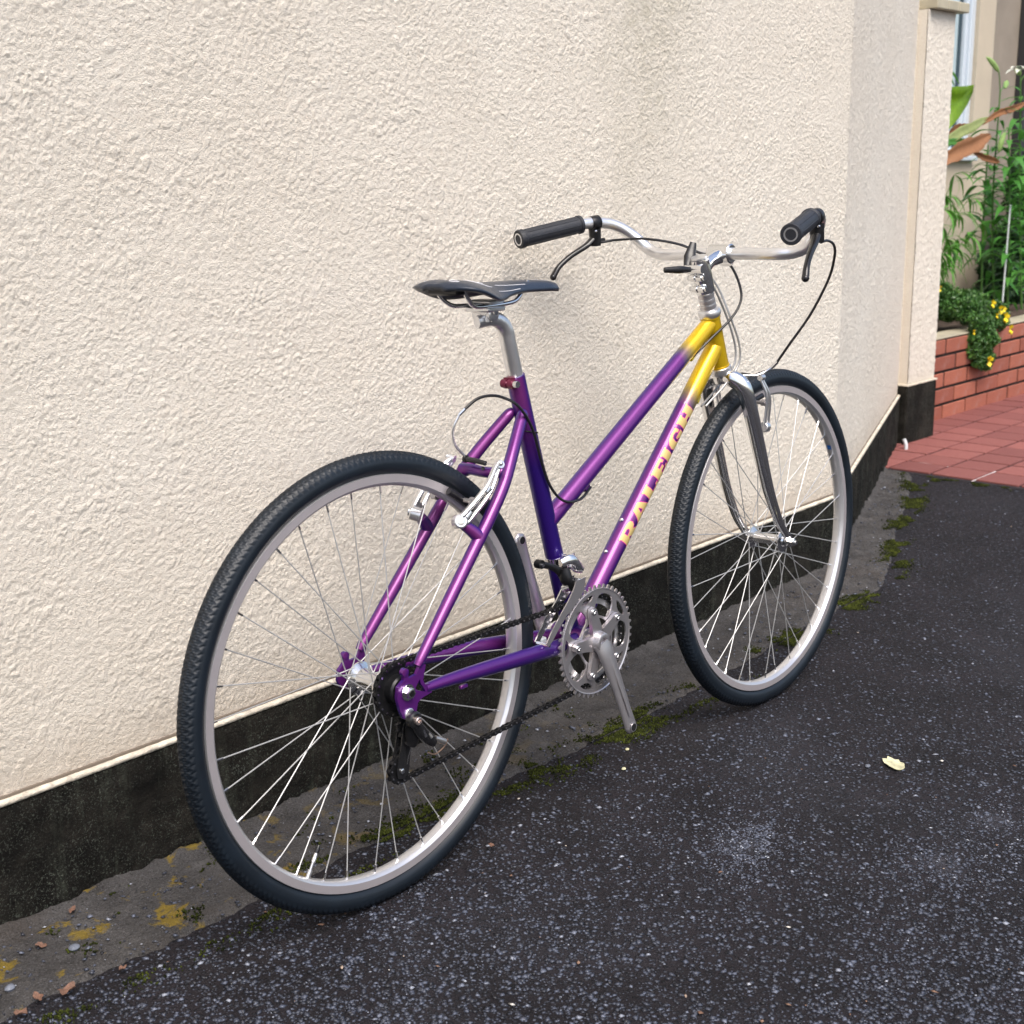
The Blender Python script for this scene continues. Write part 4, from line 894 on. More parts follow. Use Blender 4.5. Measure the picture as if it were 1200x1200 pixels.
def make_wheel(name_loc, rear, ang0, valve):
    w = empty('wheel', bike, name_loc); yfl = (.0195, .0345) if rear else (.0345, .0345); rf = .0225 if rear else .0195
    link('tyre', tyre_me, w); link('rim', rim_me, w)
    for k in range(36):
        h, rm, side, sgn = spoke_geo(k, yfl, rf, 3, math.radians(ang0)); dr = (rm-h).normalized()
        MB().tube([h+Vector((0, -side*sgn*.003, 0)), h+Vector((0, 0, 0)), rm-dr*.012], .00095, 6, caps=True).build('spoke', MAT['spoke'], w)
        MB().tube([rm-dr*.013, rm-dr*.0005], .0019, 6).build('nipple', MAT['steel'], w)
    hb_ = MB()
    if rear:
        hb_.lathe([(.006, -.024), (.0225, -.0232), (.0262, -.0222), (.0262, -.0195), (.024, -.0187), (.0165, -.014), (.0138, -.006), (.0138, .016), (.017, .028), (.024, .0325), (.0262, .0335), (.0262, .0365), (.0225, .0375), (.013, .0395), (.011, .050), (.006, .052)], (0, 0, 0), (0, 1, 0), 36)
    else:
        hb_.lathe([(.005, -.044), (.011, -.042), (.0125, -.038), (.020, -.0370), (.0232, -.036), (.0232, -.033), (.020, -.032), (.0125, -.028), (.0108, -.02), (.0108, .02), (.0125, .028), (.020, .032), (.0232, .033), (.0232, .036), (.020, .0370), (.0125, .038), (.011, .042), (.005, .044)], (0, 0, 0), (0, 1, 0), 36)
    hb_.build('hub', MAT['steel'], w)
    if valve:
        a_ = math.radians(-121); q = lambda r_: (r_*math.cos(a_), 0, r_*math.sin(a_))
        MB().tube([q(.300), q(.288), q(.287), q(.276), q(.2755), q(.270), q(.2695), q(.262)], [.0038, .0038, .0022, .0022, .0034, .0034, .0030, .0028], 10).build('valve', MAT['alloy'], w)
        MB().tube([q(.2615), q(.254), q(.250)], [.0036, .0034, .002], 10).build('valve_cap', MAT['black'], w)
    return w
rw = make_wheel((0, 0, Ro), True, 4.9, True)
fw = make_wheel((0, 0, 0), False, 7, False); fw.matrix_local = Matrix.Translation(FC) @ Matrix.Rotation(STEER, 4, FU)
MB().add([(.2988*math.cos(a_), y, .2988*math.sin(a_)) for a_ in (math.radians(29.5), math.radians(30.6), math.radians(31.7)) for y in (.0045, -.0045)], [(0, 1, 3, 2), (2, 3, 5, 4)]).build('rim_sticker', MAT['sticker'], fw)
ax = MB().tube([(0, -.079, Ro), (0, .076, Ro)], .0048, 14)
ax.build('rear_axle', MAT['blackm'], bike)
for s in (-1, 1):
    nt = MB(); nt.lathe([(.0118, 0), (.0118, .0022), (.0085, .0024), (.0085, .009), (.0075, .0095)], (0, s*.0685, Ro), (0, s, 0), 6).lathe([(.0125, .0), (.0125, .0018)], (0, s*.0684, Ro), (0, s, 0), 24)
    nt.build('axle_nut', MAT['steel'], bike)
# rear cluster: one dark sprocket with the chain, spacer, lock ring
def sprocket(mb, c, r, teeth, y0, y1, depth=.0045, holes=(), inner=None):
    P = []
    for i in range(teeth):
        a_ = 2*PI*i/teeth; w = 2*PI/teeth
        for f, rr in ((-.30, r-depth), (-.12, r+.0012), (.12, r+.0012), (.30, r-depth)): P.append((c[0]+rr*math.cos(a_+f*w), c[1]+rr*math.sin(a_+f*w)))
    return mb.prism(P, y0, y1, holes)
sprocket(MB(), (0, Ro), .0400, 19, -.0425, -.0405, holes=[circle(0, Ro, .018, 20)]).build('sprocket', MAT['blackm'], bike)
sprocket(MB(), (0, Ro), .0340, 16, -.0365, -.0345, holes=[circle(0, Ro, .018, 20)]).build('sprocket', MAT['steel'], bike)
MB().lathe([(.022, -.026), (.028, -.028), (.029, -.034), (.029, -.0395), (.0225, -.041), (.0225, -.0555), (.020, -.0585), (.012, -.0587), (.009, -.0635)], (0, 0, Ro), (0, 1, 0), 40).build('freehub', MAT['blackm'], bike)

# ---- fork (unicrown, chrome)
fk = FMB(); CR = HT1-hu*.010
fk.lathe([(.0195, .0115), (.0215, .010), (.0222, .004), (.0215, -.001), (.018, -.004)], CR, tuple(hu), 28)
fork = FMB().tube([CR-hu*.004, CR-hu*.020], [.0175, .0165], 22).build('fork', MAT['chrome'], bike)
fk.build('headset_cup', MAT['alloy'], fork)
for s in (-1, 1):
    FMB().tube([CR-hu*.010+Vector((0, s*.004, 0)), CR-hu*.013+Vector((.001, s*.022, 0)), CR-hu*.030+Vector((.003, s*.0415, 0)), CR-hu*.075+Vector((.004, s*.048, 0)), (.9835, s*.0485, .565), (1.018, s*.0495, .475), (1.056, s*.0505, .405), (1.086, s*.0505, .368)], [.0125, .0165, .0165, .0150, .0138, .0118, .0092, .0070], 22, 7, flat=[1, 1, .92, .82, .78, .8, .9, 1]).build('fork_blade', MAT['chrome'], fork)
    FMB().prism([(1.078, .372), (1.087, .380), (1.096, .372), (1.110, .358), (1.112, .346), (1.104, .339), (1.0945, .341), (1.088, .350)], s*.0505-.0028, s*.0505+.0028).build('fork_end', MAT['chrome'], fork)
FMB().tube([(1.1005, -.067, Ro), (1.1005, .067, Ro)], .0043, 12).build('front_axle', MAT['steel'], bike)
for s in (-1, 1): FMB().lathe([(.0110, 0), (.0110, .0018), (.0082, .002), (.0082, .0085), (.0070, .0092)], (1.1005, s*.0535, Ro), (0, s, 0), 6).build('axle_nut', MAT['steel'], bike)

# ---- headset, spacers, stem
hs = MB().lathe([(.0190, -.001), (.0215, .002), (.0225, .007), (.0210, .012), (.0165, .015)], HT0, tuple(hu), 30); hs.build('headset', MAT['alloy'], bike)
spc = simple('spacer_grey', (.20, .20, .21), .3, .8)
for i in range(3):
    FMB().lathe([(.0145, .0152+i*.0105), (.0151, .0156+i*.0105), (.0151, .0246+i*.0105), (.0145, .025+i*.0105)], HT0, tuple(hu), 26).build('spacer', MAT['alloy'], bike)
    FMB().lathe([(.01535, .0172+i*.0105), (.01535, .0232+i*.0105)], HT0, tuple(hu), 26).build('spacer_band', MAT['alloy_dull'], bike)
SB = HT0+hu*.0475; fwd = Vector((math.sin(HA), 0, math.cos(HA)))
BARC = Vector((.9285, 0, .9395))
st = FMB().lathe([(.0165, -.0005), (.0178, .001), (.0182, .030), (.0180, .060), (.0170, .066), (.0120, .0668)], SB, tuple(hu), 28)
stem = st.build('stem', MAT['chrome'], bike)
FMB().tube([SB+hu*.044, SB+hu*.050+fwd*.030, BARC-fwd*.012+Vector((0, 0, -.001))], [.0160, .0135, .0150], 20, 5).build('stem_extension', MAT['chrome'], stem)
FMB().lathe([(.0165, -.024), (.0185, -.022), (.0185, .022), (.0165, .024)], BARC, (0, 1, 0), 28).build('bar_clamp', MAT['chrome'], stem)
FMB().tube([BARC+Vector((.016, 0, .010)), BARC+Vector((.024, 0, -.004)), BARC+Vector((.014, 0, -.020))], [.008, .010, .008], 12, 3, flat=1.9, up=(1, 0, 0)).build('clamp_lug', MAT['chrome'], stem)
for z_ in (.014, .036):
    c_ = SB+hu*z_-fwd*.0195
    FMB().tube([c_+Vector((0, -.013, 0)), c_+Vector((0, -.002, 0))], .0068, 14).tube([c_+Vector((0, .002, 0)), c_+Vector((0, .013, 0))], .0068, 14).build('clamp_ear', MAT['chrome'], stem)
    FMB().tube([c_+Vector((0, -.018, 0)), c_+Vector((0, .019, 0))], .0046, 12).build('clamp_bolt', MAT['steel'], stem)
FMB().lathe([(.0155, 0), (.0150, .003), (.004, .0042)], SB+hu*.067, tuple(hu), 26).build('top_cap', MAT['alloy'], stem)
# stem-mounted friction shifters: two black levers
SHc = SB+hu*.052-fwd*.017
FMB().tube([SHc+Vector((0, -.016, 0)), SHc+Vector((0, .022, 0))], .0085, 18).build('shifter_body', MAT['chrome'], stem)
FMB().tube([SHc+Vector((.002, .020, .002)), SHc+Vector((.014, .022, .022)), SHc+Vector((.026, .022, .048))], [.0070, .0115, .0060], 14, 5, flat=.38, up=(.668, -.744, 0)).build('shift_lever', MAT['black'], stem)
FMB().tube([SHc+Vector((-.004, .006, .0)), SHc+Vector((-.030, .016, .001)), SHc+Vector((-.058, .030, .002))], [.0045, .0072, .0050], 14, 5, flat=.7).build('shift_lever', MAT['black'], stem)
# ---- handlebar
bar_pts = lambda s: [BARC, BARC+Vector((.000, s*.060, 0)), (.9275, s*.118, .9385), (.936, s*.150, .9405), (.938, s*.178, .952), (.925, s*.202, .976), (.900, s*.222, .996), (.868, s*.237, 1.004), (.819, s*.250, 1.003), (.684, s*.290, .981)]
hbm = FMB(); L_ = bar_pts(1)[::-1]; R_ = bar_pts(-1)[1:]
hbm.tube(L_+R_, .0114, 20, 6, caps=False); handlebar = hbm.build('handlebar', MAT['alloy'], bike)
for s in (-1, 1):
    g0 = Vector((.819, s*.250, 1.003)); g1 = Vector((.6815, s*.2907, .9805)); gd = (g1-g0).normalized(); Lg = (g1-g0).length
    pr = [(.0145, 0), (.0178, .001), (.0178, .006), (.0158, .008), (.0158, Lg-.012), (.0178, Lg-.010), (.0180, Lg-.001), (.0168, Lg+.001), (.0110, Lg+.0012)]
    gm = FMB().lathe(pr, g0, tuple(gd), 30)
    for k in range(8):   # fine ribs along the grip
        a_ = 2*PI*k/8; nx = gd.orthogonal().normalized(); ny = gd.cross(nx); q = (nx*math.cos(a_)+ny*math.sin(a_))*.0157; gm.tube([g0+q+gd*.012, g0+q+gd*(Lg-.016)], .0010, 6)
    gr = gm.build('grip', MAT['grip'], handlebar)
    FMB().lathe([(.0118, Lg+.0005), (.0118, Lg+.0018), (.0092, Lg+.0018), (.0092, Lg-.010), (.0118, Lg-.010)], g0, tuple(gd), 24, closed=True).build('bar_end_ring', MAT['alloy'], gr)
    FMB().lathe([(.0091, Lg-.012), (.0091, Lg-.006), (.0, Lg-.006)], g0, tuple(gd), 20).build('bar_end_bore', MAT['hole'], gr)
    # brake lever: clamp, body, blade
    c0 = Vector((.852, s*.2415, 1.0045)); dn = Vector((.10, s*.03, -1)).normalized()
    bl_ = FMB().lathe([(.0135, -.010), (.0142, -.009), (.0142, .009), (.0135, .010)], c0, tuple(gd), 22)
    bl_.tube([c0+dn*.012, c0+dn*.024, c0+dn*.044], [.0115, .0110, .0098], 12, flat=1.2, up=tuple(gd))
    lv = bl_.build('brake_lever', MAT['blackm'], handlebar)
    FMB().tube([c0+dn*.030+gd*.006, c0+dn*.040+gd*.024, c0+dn*.052+gd*.062, c0+dn*.066+gd*.090, c0+dn*.079+gd*.103, c0+dn*.083+gd*.106], [.0062, .0058, .0052, .0052, .0056, .0062], 12, 5, flat=[1.4, 1.3, 1.1, 1.1, 1.2, 1.0], up=tuple(dn)).build('lever_blade', MAT['black'], lv)
    FMB().sphere(c0+dn*.083+gd*.106, .0068, 12).build('lever_tip', MAT['black'], lv)
    FMB().sphere(c0+dn*.016+Vector((-.008, -.009, 0)), .003, 8).build('lever_screw', MAT['steel'], lv)
    FMB().tube([c0+dn*.036-gd*.004, c0+dn*.036-gd*.022], [.0045, .0036], 10).build('barrel_adjuster', MAT['blackm'], lv)

# ---- cables
def cable(pts, mat='cable', r=.0025, n=8, name='cable', fk_=False):
    return (FMB() if fk_ else MB()).tube(pts, r, 8, n).build(name, MAT[mat], bike)
cable([bk(704, 284, .232), bk(725, 281, .20), bk(757, 280, .13), bk(795, 286, .07), bk(822, 297, .03), bk(845, 302, .008), bk(858, 314, -.008), bk(867, 335, -.022), bk(868, 353, -.028), bk(857, 373, -.026), bk(834, 396, -.016), bk(812, 418, -.002)], 'cable')
cable([bk(962, 284, -.232), bk(970, 282, -.228), bk(977, 287, -.222), bk(978, 300, -.215), bk(971, 327, -.19), bk(950, 368, -.15), bk(924, 405, -.11), bk(911, 424, -.085)], 'cable')
cable([bk(911, 424, -.085), bk(904, 431, -.075)], 'steel', .0034, 1)
cable([bk(904, 431, -.075), bk(896, 436, -.065), bk(885, 440, -.055), bk(868, 440, -.035)], 'steel', .0022, 6, 'brake_noodle')
cable([bk(826, 316, .019), bk(842, 338, .004), bk(856, 372, -.018), bk(866, 402, -.026), bk(866, 425, -.026), bk(852, 448, -.02), bk(827, 476, -.006)], 'cableg', .0022)
cable([bk(822, 318, .022), bk(838, 340, .022), bk(854, 378, .024), bk(862, 410, .026), bk(858, 432, .024), bk(840, 455, .016), bk(822, 476, .006)], 'cableg', .0022)
cable([bk(692, 571, 0), bk(680, 585, -.014), bk(661, 587, -.021), bk(645, 570, -.021), bk(634, 539, -.022), bk(626, 508.5, -.024), bk(616, 487, -.028), bk(604, 473, -.024), bk(590, 466, -.012), bk(576, 463.5, -.004), bk(560, 467, .004), bk(545, 479, .010)], 'cable')
cable([bk(545, 479, .010), bk(538, 486, .016)], 'steel', .0032, 1)
cable([bk(538, 486, .016), bk(531, 503, .022), bk(533, 521, .027), bk(545, 535, .024)], 'alloy', .0021, 8, 'brake_noodle')
bt = MB(); c_ = BBc+su*.388; bt.tube([c_+Vector((math.cos(a_)*.0172, math.sin(a_)*.0172, -.004*math.cos(a_))) for a_ in np.linspace(0, 2*PI, 17)], .0012, 6); bt.build('cable_tie', MAT['black'], bike)

# ---- V-brakes
def vbrake(tr, f_, mir):
    """arm set in local coordinates: pivot at z=0, x outwards(+) handled by side, y forward"""
rb = empty('rear_brake', bike)
for s in (-1, 1):
    pv = Vector((.1463, s*.046, .5768)); tp = Vector((.2334, s*.052, .6515)); d = (tp-pv).normalized()
    nrm = Vector((-d.z, 0, d.x))
    arm = MB()
    # flat slotted arm: two rails with end bosses, kinked outwards
    k1 = pv+d*.064+Vector((.0, s*.012, 0)); k0 = pv+d*.014+Vector((0, s*.008, 0))
    for o_ in (-1, 1): arm.tube([pv+nrm*.0080*o_+d*.004+Vector((0, s*.005, 0)), k0+nrm*.0078*o_, k1+nrm*.0062*o_, tp-d*.008+nrm*.0040*o_, tp], [.0044, .0044, .0040, .0038, .0036], 12, 4, flat=1.3)
    arm.lathe([(.0100, -.008), (.0112, -.007), (.0112, .009), (.0090, .011)], pv, (-.45, s*.75, .25), 24)
    arm.tube([k1-d*.004, k1+d*.006], .0066, 12, flat=.7); arm.tube([k0-d*.006, k0+d*.006], .0075, 12, flat=.7); arm.tube([tp-d*.020, tp-d*.004], .0046, 10)
    ar = arm.build('brake_arm', MAT['alloy'], rb)
    MB().lathe([(.006, .009), (.006, .014), (.0035, .0145)], pv, (-.45, s*.75, .25), 12).build('pivot_bolt', MAT['steel'], ar)
    MB().lathe([(.0062, -.006), (.0062, .006)], tp, (-.3, s*1, .3), 14).sphere(tp+Vector((-.003, s*.006, .003)), .004, 10).build('anchor_bolt', MAT['alloy'], ar)
    # pad: curved black block against the rim
    a0 = math.atan2(.6085-Ro, .1890); P_ = []
    for i in range(9):
        a_ = a0-.115+.23*i/8; P_.append((.3105*math.cos(a_), s*.0185, Ro+.3105*math.sin(a_)))
    MB().tube(P_, .0058, 10, flat=.8).build('brake_pad', MAT['cable'], ar)
    pc = Vector(P_[4]); MB().tube([pc, pc+Vector((0, s*.034, 0))], .0038, 10).lathe([(.0068, .018), (.0068, .028)], pc, (0, s, 0), 16).build('pad_post', MAT['alloy_dull'], ar)
MB().tube([bk(546, 538, .022), bk(558, 540, .000), bk(569, 543, -.020)], [.0048, .0042, .0038], 12).tube([bk(544.5, 537.5, .0245), bk(547, 538, .020)], .0062, 12).build('brake_boot', MAT['cable'], rb)
for q0, q1 in (((.2334, .052, .6515), bk(546, 538, .022)), (bk(569, 543, -.020), (.2334, -.052, .6515))): MB().tube([q0, q1], .0011, 6).build('brake_cable', MAT['steel'], rb)
fb = empty('front_brake', bike)
for s in (-1, 1):
    pv = Vector((1.012, s*.046, .600)); tp = Vector((.992, s*.050, .700))
    arm = FMB()
    for o_ in (-1, 1): arm.tube([pv+Vector((o_*.0065, s*.002, .006)), (1.004+o_*.0050, s*.058, .660), tp+Vector((o_*.0030, 0, -.004))], [.0032, .0030, .0028], 10, 4)
    arm.lathe([(.0090, -.008), (.0100, -.007), (.0100, .006), (.008, .008)], pv, (1, 0, -.1), 22)
    ar = arm.build('brake_arm', MAT['alloy'], fb)
    FMB().lathe([(.0058, .008), (.0058, .013), (.0035, .0135)], pv, (1, 0, -.1), 12).build('pivot_bolt', MAT['steel'], ar)
    FMB().lathe([(.006, -.006), (.006, .006)], tp, (1, 0, 0), 14).build('anchor_bolt', MAT['alloy'], ar)
    a0 = math.atan2(.648-Ro, 1.012-1.1005); P_ = []
    for i in range(9):
        a_ = a0-.115+.23*i/8; P_.append((1.1005+.3105*math.cos(a_), s*.0185, Ro+.3105*math.sin(a_)))
    FMB().tube(P_, .0056, 10, flat=.8).build('brake_pad', MAT['cable'], ar)
    pc = Vector(P_[4]); FMB().tube([pc, pc+Vector((0, s*.038, 0))], .0036, 10).lathe([(.0065, .020), (.0065, .030)], pc, (0, s, 0), 16).build('pad_post', MAT['alloy_dull'], ar)
FMB().tube([(.992, -.024, .703), (.992, .004, .7035), (.992, .028, .703)], [.0038, .0044, .0048], 12).build('brake_boot', MAT['cable'], fb)
for q0, q1 in (((.992, -.052, .7015), (.992, -.022, .703)), ((.992, .028, .703), (.992, .052, .702))): FMB().tube([q0, q1], .0015, 6).build('brake_cable', MAT['steel'], fb)

# ---- crankset
RCx, RCz, RY = .4625, .3052, -.0515
ck = MB().lathe([(.0190, -.0440), (.0205, -.046), (.0205, -.056), (.0180, -.066), (.0165, -.072), (.0158, -.0725), (.0095, -.0725), (.0095, -.066)], BBc, (0, 1, 0), 32)
crank = ck.build('crankset', MAT['alloy_dull'], bike)
MB().lathe([(.0094, -.064), (.0, -.064)], BBc, (0, 1, 0), 20).build('bolt_hole', MAT['hole'], crank)
a5 = [math.radians(a_) for a_ in (105, 33, -39, -111, 177)]; RB = .0590
# big ring: toothed plate with large and small windows
def ang(r_, a_, cx=RCx, cz=RCz): return (cx+r_*math.cos(a_), cz+r_*math.sin(a_))
holes = []
for i, a_ in enumerate(a5):
    w = []   # small window outside each bolt: rounded triangle
    for t, rr in ((-.22, .0838), (-.12, .0848), (0, .0852), (.12, .0848), (.22, .0838), (.19, .0800), (.10, .0752), (0, .0735), (-.10, .0752), (-.19, .0800)): w.append(ang(rr, a_+t))
    holes.append(w)
    b_ = a_+math.radians(36); w = []   # large D between bolts, open to the middle
    for t, rr in ((-.24, .0805), (-.14, .0832), (0, .0842), (.14, .0832), (.24, .0805), (.335, .0725), (.385, .063), (.40, .0520), (.30, .0460), (0, .0445), (-.30, .0460), (-.40, .0520), (-.385, .063), (-.335, .0725)): w.append(ang(rr, b_+t))
    holes.append(w)
holes.append([ang(.0405, 2*PI*k/30) for k in range(30)])
big = MB(); sprocket(big, (RCx, RCz), .0985, 48, RY-.0016, RY+.0016, .0052, holes)
ring = big.build('chainring', MAT['alloy_dull'], crank)
# bevel ring inside the teeth
MB().lathe([(.0905, -.0018), (.0925, -.0030), (.0930, -.0018)], (RCx, RY, RCz), (0, 1, 0), 72, closed=True).build('ring_step', MAT['alloy_dull'], ring)
sm = MB(); sprocket(sm, (RCx, RCz), .0785, 39, -.0435, -.0413, .0045, [circle(RCx, RCz, .0640, 40)])
for a_ in a5: sm.prism([ang(.0655, a_+.14), ang(.0655, a_-.14), ang(.054, a_-.10), ang(.054, a_+.10)], -.0437, -.0411)
sm.build('chainring', MAT['alloy'], crank)
for a_ in a5:
    wd = .0085
    d = Vector((math.cos(a_), 0, math.sin(a_))); n_ = Vector((-math.sin(a_), 0, math.cos(a_))); c_ = Vector((RCx, 0, RCz))
    P = [c_+d*.010+n_*.0150, c_+d*.038+n_*.0105, c_+d*.060+n_*.0088, c_+d*.0665+n_*.004, c_+d*.0665-n_*.004, c_+d*.060-n_*.0088, c_+d*.038-n_*.0105, c_+d*.010-n_*.0150]
    MB().prism([(p.x, p.z) for p in P], RY-.0098, RY-.0026).build('spider_arm', MAT['alloy_dull'], crank)
    p = c_+d*RB; MB().lathe([(.0050, .0095), (.0050, .0118), (.0040, .0122), (.0026, .0122), (.0024, .0105)], (p.x, RY, p.z), (0, -1, 0), 16).build('chainring_bolt', MAT['steel'], crank)
def crank_arm(ang_, y0, y1, L, s):
    d = Vector((math.cos(ang_), 0, math.sin(ang_)))
    P = [BBc+d*t*L+Vector((0, y0+(y1-y0)*(t**.7), 0)) for t in (0, .12, .3, .55, .8, .94, 1.0, 1.045, 1.07)]
    n_ = Vector((-math.sin(ang_), 0, math.cos(ang_)))
    o = MB().tube(P, [.0195, .0180, .0158, .0140, .0132, .0140, .0145, .0112, .003], 20, 4, flat=[.42, .44, .46, .46, .44, .44, .44, .44, .4], up=tuple(n_)).build('crank_arm', MAT['alloy_dull'], crank)
    g0 = BBc+d*L*.16+Vector((0, y0+(y1-y0)*.22+s*.0086, 0)); g1 = BBc+d*L*.86+Vector((0, y1+s*.0062, 0))
    MB().tube([g0, (g0+g1)/2+Vector((0, s*.0012, 0)), g1], [.0036, .0046, .0034], 10, 4, flat=.25, up=tuple(n_)).build('crank_groove', MAT['alloy_dull'], o)
    h = BBc+d*L+Vector((0, y1, 0)); MB().lathe([(.0082, .0066), (.0082, .0074), (.0068, .0076), (.0068, .0070)], h, (0, s, 0), 20, closed=True).build('pedal_eye', MAT['alloy'], o)
    MB().lathe([(.0069, .0070), (.0069, .00755), (0, .00756)], h, (0, s, 0), 20).build('pedal_hole', MAT['hole'], o)
crank_arm(math.radians(-73.5), -.0655, -.089, .170, -1)
oL = crank_arm(math.radians(101.5), .062, .085, .170, 1)
h = BBc+Vector((math.cos(math.radians(101.5)), 0, math.sin(math.radians(101.5))))*.170+Vector((0, .085, 0))
MB().lathe([(.0082, .0064), (.0082, .0072), (.0068, .0074), (.0068, .0069)], h, (0, -1, 0), 20, closed=True).build('pedal_eye', MAT['alloy'], crank)
MB().lathe([(.0067, .0066), (.0067, .0076), (0, .00762)], h, (0, -1, 0), 20).build('pedal_hole', MAT['hole'], crank)
MB().lathe([(.0175, -.0345), (.0190, -.035), (.0190, -.0385), (.0130, -.040), (.0130, -.046)], BBc, (0, 1, 0), 24).lathe([(.0175, .0345), (.0190, .035), (.0190, .0385), (.0130, .040), (.0130, .064)], BBc, (0, 1, 0), 24).build('bottom_bracket', MAT['alloy'], bike)

# ---- chain
def chain_path():
    cy_, cr_ = -.0424, -.0424
    def arc(c, r_, a0, a1, n=10): return [Vector((c[0]+r_*math.cos(a0+(a1-a0)*i/n), cy_, c[1]+r_*math.sin(a0+(a1-a0)*i/n))) for i in range(n+1)]
    P = []
    P += arc((0, Ro), .0386, math.radians(215), math.radians(91), 12)[0:]      # over the sprocket (from the derailleur side round the back to the top)
    P += arc((RCx, RCz), .0775, math.radians(97), math.radians(-82), 18)
    P += arc((-.002, .222), .0180, math.radians(-85), math.radians(-260), 8)   # lower pulley
    P += arc((.016, .288), .0170, math.radians(-60), math.radians(60), 5)
    P += arc((0, Ro), .0386, math.radians(-80), math.radians(-145), 6)
    return P
cp = chain_path()
# resample at half-inch pitch
seg = [0]
for i in range(1, len(cp)): seg.append(seg[-1]+(cp[i]-cp[i-1]).length)
pitch = .0127; nlk = int(seg[-1]/pitch); cpn = np.array([tuple(p) for p in cp]); ss = np.arange(nlk+1)*seg[-1]/nlk
J = np.stack([np.interp(ss, seg, cpn[:, k_]) for k_ in range(3)], 1)
cm = MB()
for i in range(nlk):
    a_, b_ = Vector(J[i]), Vector(J[i+1]); d = (b_-a_).normalized(); n_ = Vector((-d.z, 0, d.x)); y_ = .0036 if i % 2 else .0024
    P = []
    for k_ in range(5): t = -PI/2+PI*k_/4; P.append(b_+(d*math.cos(t)+n_*math.sin(t))*.0042)
    P.append((a_+b_)/2+n_*.0030)
    for k_ in range(5): t = PI/2+PI*k_/4; P.append(a_+(d*math.cos(t)+n_*math.sin(t))*.0042)
    P.append((a_+b_)/2-n_*.0030)
    for s in (-1, 1): cm.prism([(p.x, p.z) for p in P], a_.y+s*y_-.0005, a_.y+s*y_+.0005)
    cm.lathe([(.0021, -.0048), (.0021, .0048)], a_, (0, 1, 0), 8); cm.lathe([(.0038, -.0018), (.0038, .0018)], a_, (0, 1, 0), 8)
chain = cm.build('chain', MAT['blackm'], bike, True, 30)
pin = MB()
for i in range(nlk): pin.lathe([(.0016, -.0050), (.0016, .0050)], Vector(J[i]), (0, 1, 0), 6)
pin.build('chain_pins', MAT['steel'], chain)

# ---- front derailleur
fd = empty('front_derailleur', bike); c_ = BBc+su*.150
MB().lathe([(.0152, -.008), (.0165, -.0075), (.0165, .0075), (.0152, .008)], c_, tuple(su), 26).box(tuple(c_+Vector((.008, -.024, -.008))), tuple(c_+Vector((.026, -.006, .010))), .002).build('clamp', MAT['chrome'], fd)
MB().tube([bk(657, 661, -.030), bk(668, 657, -.034), bk(676, 664, -.036), bk(682, 668, -.036)], [.0085, .0125, .0105, .0055], 14, 5, flat=.7).build('linkage', MAT['chrome'], fd)
MB().tube([bk(661, 666, -.036), bk(664, 679, -.040), bk(672, 690, -.044)], [.0105, .0125, .0080], 14, 4, flat=.8).tube([bk(632, 661, -.030), bk(645, 664, -.030), bk(656, 670, -.030), bk(662, 680, -.032)], [.0062, .0055, .0075, .0085], 12, 4, flat=.75).lathe([(.0075, -.006), (.0075, .006)], bk(632, 661, -.030), (0, 1, 0), 18).build('pull_arm', MAT['blackm'], fd)
MB().tube([bk(660, 690, -.034), bk(668, 688, -.046)], .0065, 12).build('linkage_pivot', MAT['steel'], fd)
MB().lathe([(.0034, .0062), (.0034, .0085)], (.346, -.030, .463), (0, -1, 0), 10).build('anchor_bolt', MAT['steel'], fd)
for y_, m_ in ((-.0585, 'alloy_dull'), (-.034, 'steel')):
    MB().prism([(bk(u_, v_, -.0585).x, bk(u_, v_, -.0585).z) for u_, v_ in ((686, 676), (682, 678), (675, 681), (672, 691), (666, 704), (656, 722), (646, 741), (640, 755), (642, 758), (646, 753), (654, 738), (664, 721), (674, 708), (684, 692))], y_-.0011, y_+.0011).build('cage_plate', MAT[m_], fd)
MB().tube([bk(680, 681, -.0584), bk(680, 681, -.0584)+Vector((0, .024, 0))], .0045, 10).tube([bk(644, 757, -.0584), bk(644, 757, -.0584)+Vector((0, .024, 0))], .003, 8).build('cage_bridge', MAT['steel'], fd)
MB().box((.357, -.020, .318), (.372, -.004, .330), .002).build('chainstay_protector', MAT['pvc'], fd)

# ---- rear derailleur
rd = empty('rear_derailleur', bike)
MB().lathe([(.0080, -.058), (.0092, -.0585), (.0092, -.070), (.0080, -.071)], (.001, 0, .316), (0, 1, 0), 22).build('mount_barrel', MAT['alloy'], rd)
MB().lathe([(.0120, -.070), (.0130, -.071), (.0130, -.079), (.0105, -.081)], (.004, 0, .308), (0, 1, 0), 24).build('upper_knuckle', MAT['black'], rd)
MB().lathe([(.0062, -.081), (.0062, -.086), (.0050, -.087), (.0026, -.087), (.0024, -.084)], (.004, 0, .308), (0, 1, 0), 16).build('mount_bolt', simple('worn_bolt', (.66, .56, .52), .25, .9), rd)
MB().tube([(.006, -.074, .304), (.020, -.072, .284), (.040, -.068, .264), (.050, -.066, .255)], [.0095, .0105, .0105, .0085], 12, 4, flat=.75).build('parallelogram', MAT['black'], rd)
MB().tube([(.008, -.062, .296), (.014, -.058, .272), (.012, -.055, .262)], [.008, .011, .010], 12, 4).build('lower_knuckle', MAT['blackm'], rd)
MB().tube([(.052, -.068, .262), (.062, -.069, .256), (.070, -.070, .251)], [.004, .0052, .0048], 12).build('barrel_adjuster', simple('adjuster_metal', (.5, .48, .46), .3, .9), rd)
MB().tube([(.030, -.074, .280), (.036, -.077, .270)], .0028, 8).tube([(.018, -.078, .288), (.024, -.078, .276)], .0024, 8).build('limit_screw', MAT['steel'], rd)
